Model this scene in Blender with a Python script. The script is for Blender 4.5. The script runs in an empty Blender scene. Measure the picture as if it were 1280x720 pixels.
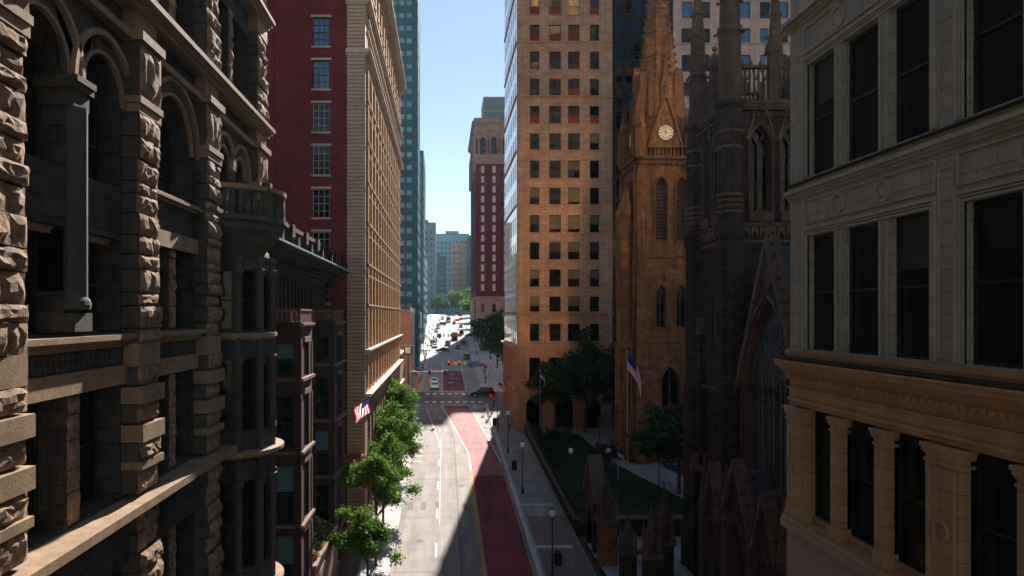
import bpy, bmesh, math, random
from mathutils import Vector, Matrix, noise
R = math.radians
S = bpy.context.scene
COL = S.collection
F_ = 865.0; VX = 555.3; VY = 393.5          # focal length in px and the street's vanishing point

def G(y):                                   # street level (camera height is z = 0)
    if y < 140: return -24 + .0602*y
    return -24 + .0602*140 + .05*(y-140)
def P(px, py, Y): return Vector(((px-VX)*Y/F_, Y, (VY-py)*Y/F_))

# ---------------------------------------------------------------- materials
def nn(nt, t, **kw):
    n = nt.nodes.new(t)
    for k, v in kw.items():
        if k in n.inputs: n.inputs[k].default_value = v
        else: setattr(n, k, v)
    return n
def mat(name, col, rough=.8, metal=0., var=.18, nscale=1.5, brick=None, bump=.0, bscale=8., streak=0., spec=.25, tint=None, coat=0.):
    """brick = (width, height, mortar size, mortar colour, depth)"""
    m = bpy.data.materials.new(name); m.use_nodes = True; nt = m.node_tree; L = nt.links.new
    b = nt.nodes['Principled BSDF']
    b.inputs['Roughness'].default_value = rough; b.inputs['Metallic'].default_value = metal
    b.inputs['Specular IOR Level'].default_value = spec
    b.inputs['Coat Weight'].default_value = coat
    geo = nn(nt, 'ShaderNodeNewGeometry'); pos = geo.outputs['Position']
    c4 = (*col, 1)
    no = nn(nt, 'ShaderNodeTexNoise', Scale=nscale, Detail=6., Roughness=.65); L(pos, no.inputs['Vector'])
    rmp = nn(nt, 'ShaderNodeMapRange'); L(no.outputs['Fac'], rmp.inputs['Value'])
    rmp.inputs['From Min'].default_value = .3; rmp.inputs['From Max'].default_value = .7
    rmp.inputs['To Min'].default_value = 1-var; rmp.inputs['To Max'].default_value = 1+var
    hsv = nn(nt, 'ShaderNodeHueSaturation'); L(rmp.outputs[0], hsv.inputs['Value'])
    hsv.inputs['Color'].default_value = c4
    hgt = None
    if brick:
        bw, bh, ms, mc, dep = brick
        sx = nn(nt, 'ShaderNodeSeparateXYZ'); L(pos, sx.inputs[0])
        ad = nn(nt, 'ShaderNodeMath', operation='ADD'); L(sx.outputs[0], ad.inputs[0]); L(sx.outputs[1], ad.inputs[1])
        cb = nn(nt, 'ShaderNodeCombineXYZ'); L(ad.outputs[0], cb.inputs[0]); L(sx.outputs[2], cb.inputs[1])
        bt = nn(nt, 'ShaderNodeTexBrick'); L(cb.outputs[0], bt.inputs['Vector'])
        bt.inputs['Scale'].default_value = 1.; bt.inputs['Brick Width'].default_value = bw; bt.inputs['Row Height'].default_value = bh
        bt.inputs['Mortar Size'].default_value = ms; bt.inputs['Mortar Smooth'].default_value = .2; bt.inputs['Bias'].default_value = 0.
        t2 = tint or tuple(c*.72 for c in col)
        bt.inputs['Color1'].default_value = c4; bt.inputs['Color2'].default_value = (*t2, 1); bt.inputs['Mortar'].default_value = (*mc, 1)
        L(bt.outputs['Color'], hsv.inputs['Color'])
        inv = nn(nt, 'ShaderNodeMath', operation='MULTIPLY'); L(bt.outputs['Fac'], inv.inputs[0]); inv.inputs[1].default_value = -dep
        hgt = inv.outputs[0]
    out = hsv.outputs[0]
    if streak:
        mp = nn(nt, 'ShaderNodeMapping'); L(pos, mp.inputs[0]); mp.inputs['Scale'].default_value = (1.3, 1.3, .09)
        n2 = nn(nt, 'ShaderNodeTexNoise', Scale=1.2, Detail=4.); L(mp.outputs[0], n2.inputs['Vector'])
        r2 = nn(nt, 'ShaderNodeMapRange'); L(n2.outputs['Fac'], r2.inputs['Value'])
        r2.inputs['From Min'].default_value = .42; r2.inputs['From Max'].default_value = .68
        r2.inputs['To Min'].default_value = 1.; r2.inputs['To Max'].default_value = 1-streak
        h2 = nn(nt, 'ShaderNodeHueSaturation'); L(out, h2.inputs['Color']); L(r2.outputs[0], h2.inputs['Value']); out = h2.outputs[0]
    L(out, b.inputs['Base Color'])
    if bump or hgt:
        n3 = nn(nt, 'ShaderNodeTexNoise', Scale=bscale, Detail=5., Roughness=.7); L(pos, n3.inputs['Vector'])
        mu = nn(nt, 'ShaderNodeMath', operation='MULTIPLY'); L(n3.outputs['Fac'], mu.inputs[0]); mu.inputs[1].default_value = bump
        h = mu.outputs[0]
        if hgt:
            a2 = nn(nt, 'ShaderNodeMath', operation='ADD'); L(h, a2.inputs[0]); L(hgt, a2.inputs[1]); h = a2.outputs[0]
        bp = nn(nt, 'ShaderNodeBump'); bp.inputs['Strength'].default_value = 1.; bp.inputs['Distance'].default_value = 1.
        L(h, bp.inputs['Height']); L(bp.outputs[0], b.inputs['Normal'])
    return m
def emi(name, col, st):
    m = bpy.data.materials.new(name); m.use_nodes = True
    b = m.node_tree.nodes['Principled BSDF']
    b.inputs['Base Color'].default_value = (*col, 1); b.inputs['Emission Color'].default_value = (*col, 1); b.inputs['Emission Strength'].default_value = st
    return m
def leafmat(name, c1, c2, trans=.35):
    m = bpy.data.materials.new(name); m.use_nodes = True; nt = m.node_tree; L = nt.links.new
    b = nt.nodes['Principled BSDF']; b.inputs['Roughness'].default_value = .6; b.inputs['Specular IOR Level'].default_value = .2
    geo = nn(nt, 'ShaderNodeNewGeometry')
    mx = nn(nt, 'ShaderNodeMix', data_type='RGBA'); L(geo.outputs['Random Per Island'], mx.inputs['Factor'])
    mx.inputs[6].default_value = (*c1, 1); mx.inputs[7].default_value = (*c2, 1); L(mx.outputs[2], b.inputs['Base Color'])
    tr = nn(nt, 'ShaderNodeBsdfTranslucent'); L(mx.outputs[2], tr.inputs['Color'])
    ms = nn(nt, 'ShaderNodeMixShader'); ms.inputs[0].default_value = trans
    L(b.outputs[0], ms.inputs[1]); L(tr.outputs[0], ms.inputs[2]); L(ms.outputs[0], nt.nodes['Material Output'].inputs['Surface'])
    return m
M = {}
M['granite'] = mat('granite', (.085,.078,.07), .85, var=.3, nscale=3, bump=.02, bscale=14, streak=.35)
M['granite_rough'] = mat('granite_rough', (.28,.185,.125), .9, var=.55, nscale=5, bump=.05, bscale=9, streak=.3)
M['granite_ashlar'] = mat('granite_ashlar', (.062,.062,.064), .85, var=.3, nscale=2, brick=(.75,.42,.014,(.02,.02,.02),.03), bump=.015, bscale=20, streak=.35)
M['granite_trim'] = mat('granite_trim', (.30,.20,.125), .8, var=.22, nscale=4, bump=.01, bscale=20, streak=.25)
M['granite_carved'] = mat('granite_carved', (.09,.08,.07), .9, var=.4, nscale=9, bump=.12, bscale=11)
M['terra'] = mat('terra', (.38,.33,.25), .55, var=.12, nscale=2.5, brick=(1.15,.52,.012,(.2,.16,.11),.012), bump=.004, bscale=30, streak=.18, tint=(.34,.29,.22))
M['terra_trim'] = mat('terra_trim', (.40,.34,.26), .5, var=.14, nscale=3, bump=.004, bscale=25, streak=.22)
M['terra_low'] = mat('terra_low', (.48,.275,.13), .5, var=.13, nscale=2, brick=(1.3,.5,.011,(.22,.14,.08),.012), bump=.004, bscale=30, streak=.15, tint=(.42,.235,.11))  # lower storey: warm bounced light put into the cream stone's colour
M['terra_low_trim'] = mat('terra_low_trim', (.48,.275,.13), .5, var=.14, nscale=3, bump=.004, bscale=25, streak=.2)  # same warm bounce put into the trim colour
M['pink_granite'] = mat('pink_granite', (.32,.20,.17), .45, var=.15, nscale=12, bump=.003)
M['brownstone'] = mat('brownstone', (.055,.022,.022), .85, var=.22, nscale=2, brick=(.9,.4,.01,(.035,.016,.015),.008), bump=.01, streak=.2)
M['brownstone_trim'] = mat('brownstone_trim', (.22,.115,.095), .8, var=.2, nscale=3, bump=.01, streak=.2)
M['bronze_green'] = mat('bronze_green', (.22,.36,.33), .6, var=.25, nscale=3)
M['redbrick'] = mat('redbrick', (.20,.014,.024), .85, var=.38, nscale=.5, brick=(.44,.13,.012,(.12,.02,.025),.006), bump=.004, streak=.2, tint=(.13,.011,.02))
M['tanbrick'] = mat('tanbrick', (.56,.33,.165), .8, var=.12, nscale=1, brick=(.6,.28,.012,(.2,.12,.06),.012), bump=.004, streak=.12, tint=(.54,.26,.08))
M['tanstone'] = mat('tanstone', (.50,.31,.22), .8, var=.12, nscale=1.2, brick=(20.,.33,.035,(.2,.13,.1),.03), bump=.004, streak=.15, tint=(.5,.35,.26))
M['tan_trim'] = mat('tan_trim', (.55,.42,.33), .7, var=.14, nscale=2, streak=.2)
M['tan_base'] = mat('tan_base', (.30,.165,.10), .8, var=.18, nscale=1, brick=(1.2,.5,.02,(.12,.07,.04),.015), streak=.2)
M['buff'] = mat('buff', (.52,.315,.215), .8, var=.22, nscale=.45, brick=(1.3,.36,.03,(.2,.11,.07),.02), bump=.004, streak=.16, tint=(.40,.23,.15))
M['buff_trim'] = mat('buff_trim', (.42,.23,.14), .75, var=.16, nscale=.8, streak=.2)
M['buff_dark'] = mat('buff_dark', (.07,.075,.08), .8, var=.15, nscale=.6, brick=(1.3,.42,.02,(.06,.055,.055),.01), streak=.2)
M['buff_pale'] = mat('buff_pale', (.48,.34,.30), .8, var=.14, nscale=.6, brick=(1.3,.42,.022,(.3,.2,.17),.012), streak=.16, tint=(.52,.36,.30))
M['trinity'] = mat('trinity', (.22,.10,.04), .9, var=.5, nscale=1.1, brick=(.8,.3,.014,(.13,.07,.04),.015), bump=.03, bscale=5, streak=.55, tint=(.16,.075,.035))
M['trinity_trim'] = mat('trinity_trim', (.15,.075,.04), .9, var=.35, nscale=2, bump=.03, bscale=6, streak=.4)
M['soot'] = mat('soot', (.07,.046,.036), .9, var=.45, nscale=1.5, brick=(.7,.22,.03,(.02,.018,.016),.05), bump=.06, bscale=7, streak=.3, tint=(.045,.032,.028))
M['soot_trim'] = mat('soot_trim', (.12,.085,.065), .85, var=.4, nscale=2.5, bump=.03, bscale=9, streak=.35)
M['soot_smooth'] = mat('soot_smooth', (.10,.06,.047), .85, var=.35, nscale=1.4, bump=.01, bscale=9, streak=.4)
M['slate'] = mat('slate', (.05,.075,.09), .5, var=.25, nscale=1, brick=(.5,.3,.01,(.02,.03,.035),.01))
M['hotelbrick'] = mat('hotelbrick', (.13,.012,.03), .85, var=.12, nscale=.3, brick=(1.2,.4,.03,(.12,.02,.03),.01))
M['hotelstone'] = mat('hotelstone', (.42,.26,.22), .8, var=.15, nscale=.5, brick=(2.,.7,.04,(.25,.15,.13),.02))
M['towerblue'] = mat('towerblue', (.03,.13,.19), .6, var=.1, nscale=.3, brick=(1.6,3.0,.04,(.02,.08,.11),.02), spec=.2)
M['towerstrip'] = mat('towerstrip', (.05,.15,.20), .5, var=.1, nscale=.3)
M['slab'] = mat('slab', (.16,.22,.25), .7, var=.1, nscale=.2)
M['gridorange'] = mat('gridorange', (.62,.27,.17), .7, var=.15, nscale=.2)
M['band_orange'] = mat('band_orange', (.85,.45,.33), .7, var=.15, nscale=.2)
M['gridpale'] = mat('gridpale', (.24,.48,.53), .6, var=.1, nscale=.2)  # far haze put into the colour as a paler teal
M['concrete'] = mat('concrete', (.40,.38,.35), .8, var=.14, nscale=.8, streak=.2)
M['side_glazed_glare'] = mat('side_glazed_glare', (.74,.79,.82), .3, var=.1, nscale=.6, spec=.8, coat=1.)  # street side: white-blue sky glare put into the colour, plus a glossy coat
M['gold_reflector'] = mat('gold_reflector', (.97,.60,.25), .17, metal=1., var=.05)  # mirror panes of the added tower that bounces warm sun
M['roofgrey'] = mat('roofgrey', (.10,.10,.10), .9)
M['frame_dark'] = mat('frame_dark', (.012,.014,.016), .45, var=.05)
M['frame_pale'] = mat('frame_pale', (.35,.30,.27), .6, var=.05)
M['frame_brown'] = mat('frame_brown', (.05,.03,.025), .5, var=.05)
M['glass'] = mat('glass', (.006,.009,.012), .06, var=.3, nscale=.8, spec=.35)
M['glass_near'] = mat('glass_near', (.004,.006,.008), .12, var=.3, nscale=.8, spec=.22)
M['glass_blue'] = mat('glass_blue', (.025,.09,.19), .06, var=.3, nscale=.5, spec=.9)
M['glass_teal'] = mat('glass_teal', (.12,.45,.52), .3, var=.4, nscale=.1, spec=.4)
M['shade_dark'] = mat('shade_dark', (.035,.035,.03), .6, var=.2)
M['shade_teal'] = mat('shade_teal', (.07,.17,.19), .7, var=.1)
M['blind_pale'] = mat('blind_pale', (.62,.5,.45), .6, var=.2)
M['blind'] = mat('blind', (.15,.11,.065), .7, var=.1)
M['reflect_red'] = mat('reflect_red', (.20,.03,.018), .6, var=.1)  # red reflection in the sashes, painted as pane colour
M['blind_grey'] = mat('blind_grey', (.035,.033,.03), .6, var=.1)
M['black'] = mat('black_metal', (.01,.011,.012), .45, var=.05, spec=.5)
M['iron'] = mat('iron', (.015,.015,.016), .5, var=.1)
M['steel'] = mat('steel', (.35,.36,.37), .4, metal=.6, var=.1)
M['white'] = mat('white_paint', (.78,.78,.76), .55, var=.06)
M['bark'] = mat('bark', (.10,.07,.05), .9, var=.3, nscale=8, bump=.03)
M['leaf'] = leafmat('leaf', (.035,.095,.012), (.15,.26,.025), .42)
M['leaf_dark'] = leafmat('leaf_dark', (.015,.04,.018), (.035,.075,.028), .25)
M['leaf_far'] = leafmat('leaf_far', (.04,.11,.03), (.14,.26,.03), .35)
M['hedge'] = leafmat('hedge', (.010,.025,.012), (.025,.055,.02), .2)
M['petal_red'] = leafmat('petal_red', (.5,.03,.02), (.7,.10,.03), .3)
M['petal_white'] = leafmat('petal_white', (.7,.72,.75), (.55,.6,.65), .3)
M['awning'] = mat('awning', (.42,.05,.05), .7, var=.1)
M['flag_red'] = leafmat('flag_red', (.60,.015,.04), (.55,.015,.04), .55)
M['flag_white'] = leafmat('flag_white', (.75,.72,.72), (.75,.72,.72), .55)
M['flag_blue'] = leafmat('flag_blue', (.02,.03,.16), (.02,.03,.16), .5)
M['awning_cloth'] = leafmat('awning_cloth', (.55,.05,.05), (.5,.045,.05), .35)
M['sign_yellow'] = mat('sign_yellow', (.75,.55,.15), .5, var=.05)
M['sign_blue'] = mat('sign_blue', (.02,.14,.45), .5, var=.05)
M['sign_orange'] = mat('sign_orange', (.75,.12,.03), .5, var=.05)
M['red_light'] = emi('red_light', (1.,.03,.01), 3.)
M['lamp_glass'] = mat('lamp_glass', (.7,.7,.66), .3, var=.03)
M['skin'] = mat('skin', (.42,.24,.17), .6, var=.05); M['hair'] = mat('hair', (.03,.02,.015), .7, var=.05)
for i, c in enumerate([(.03,.04,.08),(.55,.55,.55),(.35,.04,.06),(.10,.10,.11),(.12,.2,.3),(.3,.22,.15)]): M['cloth%d' % i] = mat('cloth', c, .9, var=.08)
M['tyre'] = mat('tyre', (.012,.012,.012), .8, var=.05); M['rim'] = mat('rim', (.4,.4,.42), .35, metal=.8, var=.05)
M['carglass'] = mat('carglass', (.01,.013,.016), .05, var=.05, spec=.8)
M['headlamp'] = mat('headlamp', (.7,.7,.7), .15, var=.02); M['taillamp'] = mat('taillamp', (.4,.01,.01), .2, var=.02)
def ghost(): pass
# ground materials -------------------------------------------------
def roadmat(name, c1, c2, joints=None, rough=.85, wear=.22, seam=(.5)):
    m = bpy.data.materials.new(name); m.use_nodes = True; nt = m.node_tree; L = nt.links.new
    b = nt.nodes['Principled BSDF']; b.inputs['Roughness'].default_value = rough; b.inputs['Specular IOR Level'].default_value = .3
    geo = nn(nt, 'ShaderNodeNewGeometry'); pos = geo.outputs['Position']
    mp = nn(nt, 'ShaderNodeMapping'); L(pos, mp.inputs[0]); mp.inputs['Scale'].default_value = (1.1, .12, 1)
    a = nn(nt, 'ShaderNodeTexNoise', Scale=1.0, Detail=7., Roughness=.6); L(mp.outputs[0], a.inputs['Vector'])
    f = nn(nt, 'ShaderNodeTexNoise', Scale=.35, Detail=5., Roughness=.6); L(pos, f.inputs['Vector'])
    g = nn(nt, 'ShaderNodeTexNoise', Scale=35., Detail=2.); L(pos, g.inputs['Vector'])
    wv = nn(nt, 'ShaderNodeTexWave', Scale=.17, Distortion=.6, Detail=2.); wv.bands_direction = 'X'; L(pos, wv.inputs['Vector'])
    mw = nn(nt, 'ShaderNodeMath', operation='MULTIPLY_ADD'); L(wv.outputs['Fac'], mw.inputs[0]); mw.inputs[1].default_value = .12; L(a.outputs['Fac'], mw.inputs[2])
    r = nn(nt, 'ShaderNodeMapRange'); L(mw.outputs[0], r.inputs['Value']); r.inputs['From Min'].default_value=.38; r.inputs['From Max'].default_value=.72
    mx = nn(nt, 'ShaderNodeMix', data_type='RGBA'); L(r.outputs[0], mx.inputs['Factor']); mx.inputs[6].default_value=(*c1,1); mx.inputs[7].default_value=(*c2,1)
    s = nn(nt, 'ShaderNodeMath', operation='ADD'); L(f.outputs['Fac'], s.inputs[0]); L(g.outputs['Fac'], s.inputs[1])
    r2 = nn(nt, 'ShaderNodeMapRange'); L(s.outputs[0], r2.inputs['Value']); r2.inputs['From Min'].default_value=.7; r2.inputs['From Max'].default_value=1.3
    r2.inputs['To Min'].default_value=1-wear; r2.inputs['To Max'].default_value=1+wear
    h = nn(nt, 'ShaderNodeHueSaturation'); L(mx.outputs[2], h.inputs['Color']); L(r2.outputs[0], h.inputs['Value']); out = h.outputs[0]
    if joints:
        sx = nn(nt, 'ShaderNodeSeparateXYZ'); L(pos, sx.inputs[0]); cb = nn(nt, 'ShaderNodeCombineXYZ'); L(sx.outputs[0], cb.inputs[0]); L(sx.outputs[1], cb.inputs[1])
        bt = nn(nt, 'ShaderNodeTexBrick'); L(cb.outputs[0], bt.inputs['Vector']); bt.offset = 0
        bt.inputs['Scale'].default_value = 1; bt.inputs['Brick Width'].default_value = joints[0]; bt.inputs['Row Height'].default_value = joints[1]
        bt.inputs['Mortar Size'].default_value = joints[2]; bt.inputs['Color1'].default_value=(1,1,1,1); bt.inputs['Color2'].default_value=(.86,.86,.86,1); bt.inputs['Mortar'].default_value=(joints[3],)*3+(1,)
        m2 = nn(nt, 'ShaderNodeMix', data_type='RGBA', blend_type='MULTIPLY'); m2.inputs['Factor'].default_value = 1.; L(out, m2.inputs[6]); L(bt.outputs['Color'], m2.inputs[7]); out = m2.outputs[2]
    L(out, b.inputs['Base Color'])
    bp = nn(nt, 'ShaderNodeBump'); bp.inputs['Strength'].default_value=.4; bp.inputs['Distance'].default_value=.02; L(g.outputs['Fac'], bp.inputs['Height']); L(bp.outputs[0], b.inputs['Normal'])
    return m
M['road'] = roadmat('road', (.32,.275,.25), (.20,.175,.16), joints=(3.9,7.5,.03,.6))
M['road_far'] = roadmat('road_far', (.33,.31,.30), (.27,.26,.25))
M['buslane'] = roadmat('buslane', (.27,.035,.055), (.11,.03,.045), wear=.35)
M['crossing'] = roadmat('crossing', (.14,.14,.14), (.10,.10,.105))
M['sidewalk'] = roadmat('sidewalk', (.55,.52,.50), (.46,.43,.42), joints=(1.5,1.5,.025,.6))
M['pinkpave'] = roadmat('pinkpave', (.22,.16,.14), (.16,.12,.10), joints=(.6,.3,.02,.6))
M['kerb'] = roadmat('kerb', (.50,.50,.49), (.40,.40,.40), joints=(3.,2.4,.03,.55))
M['paint'] = roadmat('paint', (.72,.72,.70), (.55,.54,.52), wear=.25)
M['paint_yellow'] = roadmat('paint_yellow', (.62,.30,.03), (.48,.24,.04), wear=.2)
M['patch'] = roadmat('patch', (.15,.125,.105), (.12,.105,.09))
M['seam'] = roadmat('seam', (.20,.14,.11), (.15,.11,.09))
M['sidewalk_shaded'] = roadmat('sidewalk_shaded', (.30,.29,.28), (.22,.215,.21), joints=(1.5,1.5,.025,.6))  # shaded side of the street: shadow tone put into the paving colour
M['buslane_sunlit'] = roadmat('buslane_sunlit', (.36,.13,.14), (.24,.10,.11), wear=.35)  # sunlit jog of the lane: strong sunlight put into a paler red
M['plaza'] = roadmat('plaza', (.27,.28,.28), (.20,.21,.21), joints=(2.4,2.4,.03,.6))
M['earth'] = roadmat('earth', (.09,.085,.08), (.07,.065,.06))
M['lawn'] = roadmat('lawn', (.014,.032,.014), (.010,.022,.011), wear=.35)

# ---------------------------------------------------------------- mesh builder
class Fr:
    """a wall's frame: u along it, w out of it, v up; rot 0 faces the camera, 90 faces +x, -90 faces -x"""
    def __init__(s, ox, oy, rot=0, oz=0):
        s.o = Vector((ox,oy,oz)); s.rot = R(rot); c, n = math.cos(s.rot), math.sin(s.rot)
        s.U = Vector((c,n,0)); s.N = Vector((n,-c,0))
    def __call__(s, u, w, v): return s.o + s.U*u + s.N*w + Vector((0,0,v))
    def mv(s, u=0, w=0, v=0, rot=0):
        f = Fr(0,0,0); p = s(u,w,v); f = Fr(p.x,p.y,math.degrees(s.rot)+rot,p.z); return f
W0 = Fr(0,0,0)
class MB:
    def __init__(s, *mats): s.v=[]; s.f=[]; s.m=[]; s.mats=list(mats) or ['concrete']
    def mi(s, m):
        if m is None: return 0
        if m not in s.mats: s.mats.append(m)
        return s.mats.index(m)
    def face(s, pts, m=None):
        k=len(s.v); s.v += [tuple(p) for p in pts]; s.f.append(tuple(range(k,k+len(pts)))); s.m.append(s.mi(m))
    def hexa(s, p, m=None):                      # 8 corners: bottom 4 (ccw), top 4
        k=len(s.v); s.v += [tuple(q) for q in p]; i=s.mi(m)
        for f in ((0,3,2,1),(4,5,6,7),(0,1,5,4),(1,2,6,5),(2,3,7,6),(3,0,4,7)): s.f.append(tuple(k+a for a in f)); s.m.append(i)
    def box(s, x0,x1,y0,y1,z0,z1, m=None):
        s.hexa([(x0,y0,z0),(x1,y0,z0),(x1,y1,z0),(x0,y1,z0),(x0,y0,z1),(x1,y0,z1),(x1,y1,z1),(x0,y1,z1)], m)
    def fb(s, fr, u0,u1,w0,w1,v0,v1, m=None):    # box in a wall frame, w1 = outer face
        s.hexa([fr(u0,w1,v0),fr(u1,w1,v0),fr(u1,w0,v0),fr(u0,w0,v0),fr(u0,w1,v1),fr(u1,w1,v1),fr(u1,w0,v1),fr(u0,w0,v1)], m)
    def mould(s, fr, u0,u1,w, v0, prof, m=None, back=0.):  # stepped moulding, prof = [(dv, out), ...]
        v=v0
        for dv,out in prof: s.fb(fr,u0-max(0,out)*.999*0,u1,w-back-.05,w+out,v,v+dv-.002,m); v+=dv
    def poly(s, fr, pts, w0, w1, m=None):        # prism: outline (u,v) from w0 to w1 (outer)
        n=len(pts); k=len(s.v); i=s.mi(m)
        s.v += [tuple(fr(u,w1,v)) for u,v in pts]+[tuple(fr(u,w0,v)) for u,v in pts]
        s.f.append(tuple(k+a for a in range(n))); s.m.append(i); s.f.append(tuple(k+n+a for a in reversed(range(n)))); s.m.append(i)
        for a in range(n): b=(a+1)%n; s.f.append((k+b,k+a,k+n+a,k+n+b)); s.m.append(i)
    def ring(s, fr, inner, outer, w0, w1, m=None):   # band between two open polylines (arch mouldings)
        i=s.mi(m)
        for a in range(len(inner)-1):
            A,B,C,D=inner[a],inner[a+1],outer[a+1],outer[a]
            s.hexa([fr(A[0],w1,A[1]),fr(B[0],w1,B[1]),fr(B[0],w0,B[1]),fr(A[0],w0,A[1]),fr(D[0],w1,D[1]),fr(C[0],w1,C[1]),fr(C[0],w0,C[1]),fr(D[0],w0,D[1])],m)
    def tube(s, a, b, r0, r1=None, n=8, m=None, cap=True):
        a=Vector(a); b=Vector(b); r1=r0 if r1 is None else r1; d=(b-a)
        if d.length<1e-6: return
        d.normalize(); x=d.orthogonal().normalized(); y=d.cross(x); k=len(s.v); i=s.mi(m)
        for p,r in ((a,r0),(b,r1)):
            for j in range(n): t=2*math.pi*j/n; s.v.append(tuple(p+x*(r*math.cos(t))+y*(r*math.sin(t))))
        for j in range(n): q=(j+1)%n; s.f.append((k+j,k+q,k+n+q,k+n+j)); s.m.append(i)
        if cap: s.f.append(tuple(k+j for j in reversed(range(n)))); s.m.append(i); s.f.append(tuple(k+n+j for j in range(n))); s.m.append(i)
    def lathe(s, c, prof, n=12, m=None, a0=0., a1=360.):   # prof [(r, z)] around a vertical axis at c
        c=Vector(c); k=len(s.v); i=s.mi(m); full=abs(a1-a0)>=359.9; cnt=n if full else n+1
        for r,z in prof:
            for j in range(cnt): t=R(a0+(a1-a0)*j/n); s.v.append((c.x+r*math.cos(t),c.y+r*math.sin(t),c.z+z))
        for q in range(len(prof)-1):
            for j in range(n):
                j2=(j+1)%cnt; s.f.append((k+q*cnt+j,k+q*cnt+j2,k+(q+1)*cnt+j2,k+(q+1)*cnt+j)); s.m.append(i)
    def ball(s, c, r, m=None, n=8, sz=1.):
        pr=[(max(.001,r*math.sin(math.pi*q/6)),-r*sz*math.cos(math.pi*q/6)) for q in range(7)]; s.lathe(c,pr,n,m)
    def rock(s, fr, u0,u1,v0,v1, w, amp, rnd, m=None, back=.5, nu=4, nv=3, corner=True):   # one rock-faced block
        i=s.mi(m); k=len(s.v); g=.012
        u0+=g;u1-=g;v0+=g;v1-=g
        tilt=(rnd.uniform(-.5,.5),rnd.uniform(-.5,.5))
        for b in range(nv+1):
            for a in range(nu+1):
                U=u0+(u1-u0)*a/nu; V=v0+(v1-v0)*b/nv; e=(a in(0,nu)) or (b in(0,nv))
                h = rnd.uniform(-.01,.03) if e else amp*(.45+.55*rnd.random()+tilt[0]*(a/nu-.5)+tilt[1]*(b/nv-.5))
                if not e: U+=rnd.uniform(-.25,.25)*(u1-u0)/nu; V+=rnd.uniform(-.25,.25)*(v1-v0)/nv
                s.v.append(tuple(fr(U,w+h,V)))
        for b in range(nv):
            for a in range(nu):
                p=k+b*(nu+1)+a
                if rnd.random()<.5: s.f+= [(p,p+1,p+nu+2),(p,p+nu+2,p+nu+1)]
                else: s.f+= [(p,p+1,p+nu+1),(p+1,p+nu+2,p+nu+1)]
                s.m+=[i,i]
        s.fb(fr,u0+.004,u1-.004,w-back,w-.012,v0+.004,v1-.004,'granite')  # block sides of the same stone, their shade put into a darker colour
    def build(s, name, parent=None, smooth=False, local=True):
        me=bpy.data.meshes.new(name); o=bpy.data.objects.new(name,me)
        off=Vector((0,0,0))
        if parent is not None and local: off=parent_loc(parent)
        elif parent is None and s.v:
            xs=[p[0] for p in s.v]; ys=[p[1] for p in s.v]; off=Vector(((min(xs)+max(xs))/2,(min(ys)+max(ys))/2,min(p[2] for p in s.v)))
        me.from_pydata([(p[0]-off.x,p[1]-off.y,p[2]-off.z) for p in s.v],[],s.f)
        for n in s.mats: me.materials.append(M[n])
        me.polygons.foreach_set('material_index', s.m)
        if smooth: me.polygons.foreach_set('use_smooth',[True]*len(s.f))
        me.update(); COL.objects.link(o); o['_off']=tuple(off)
        if parent is not None: o.parent=parent
        else: o.location=off
        return o
OFF={}
def parent_loc(p):
    r=Vector((0,0,0))
    while p is not None: r=r+p.location; p=p.parent
    return r
def thing(name, label, cat, loc=(0,0,0), rot=0, group=None):
    o=bpy.data.objects.new(name,None); COL.objects.link(o); o.location=loc; o.rotation_euler=(0,0,R(rot)); o.empty_display_size=.5
    o['label']=label; o['category']=cat
    if group: o['group']=group
    return o
def tag(o,label,cat,group=None,kind=None):
    o['label']=label; o['category']=cat
    if group: o['group']=group
    if kind: o['kind']=kind
    return o
def struct(o, label=None, kind='structure'):
    o['kind']=kind
    if label: o['label']=label; o['category']=o.name.split('.')[0].replace('_',' ')
    return o
def dup(root, loc, rot=None, label=None, group=None):
    r=root.copy(); COL.objects.link(r); r.location=loc
    if rot is not None: r.rotation_euler=(0,0,R(rot))
    if label: r['label']=label
    if group: r['group']=group
    def rec(a,b):
        for ch in list(a.children):
            c=ch.copy(); COL.objects.link(c); c.parent=b; rec(ch,c)
    rec(root,r); return r

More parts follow.
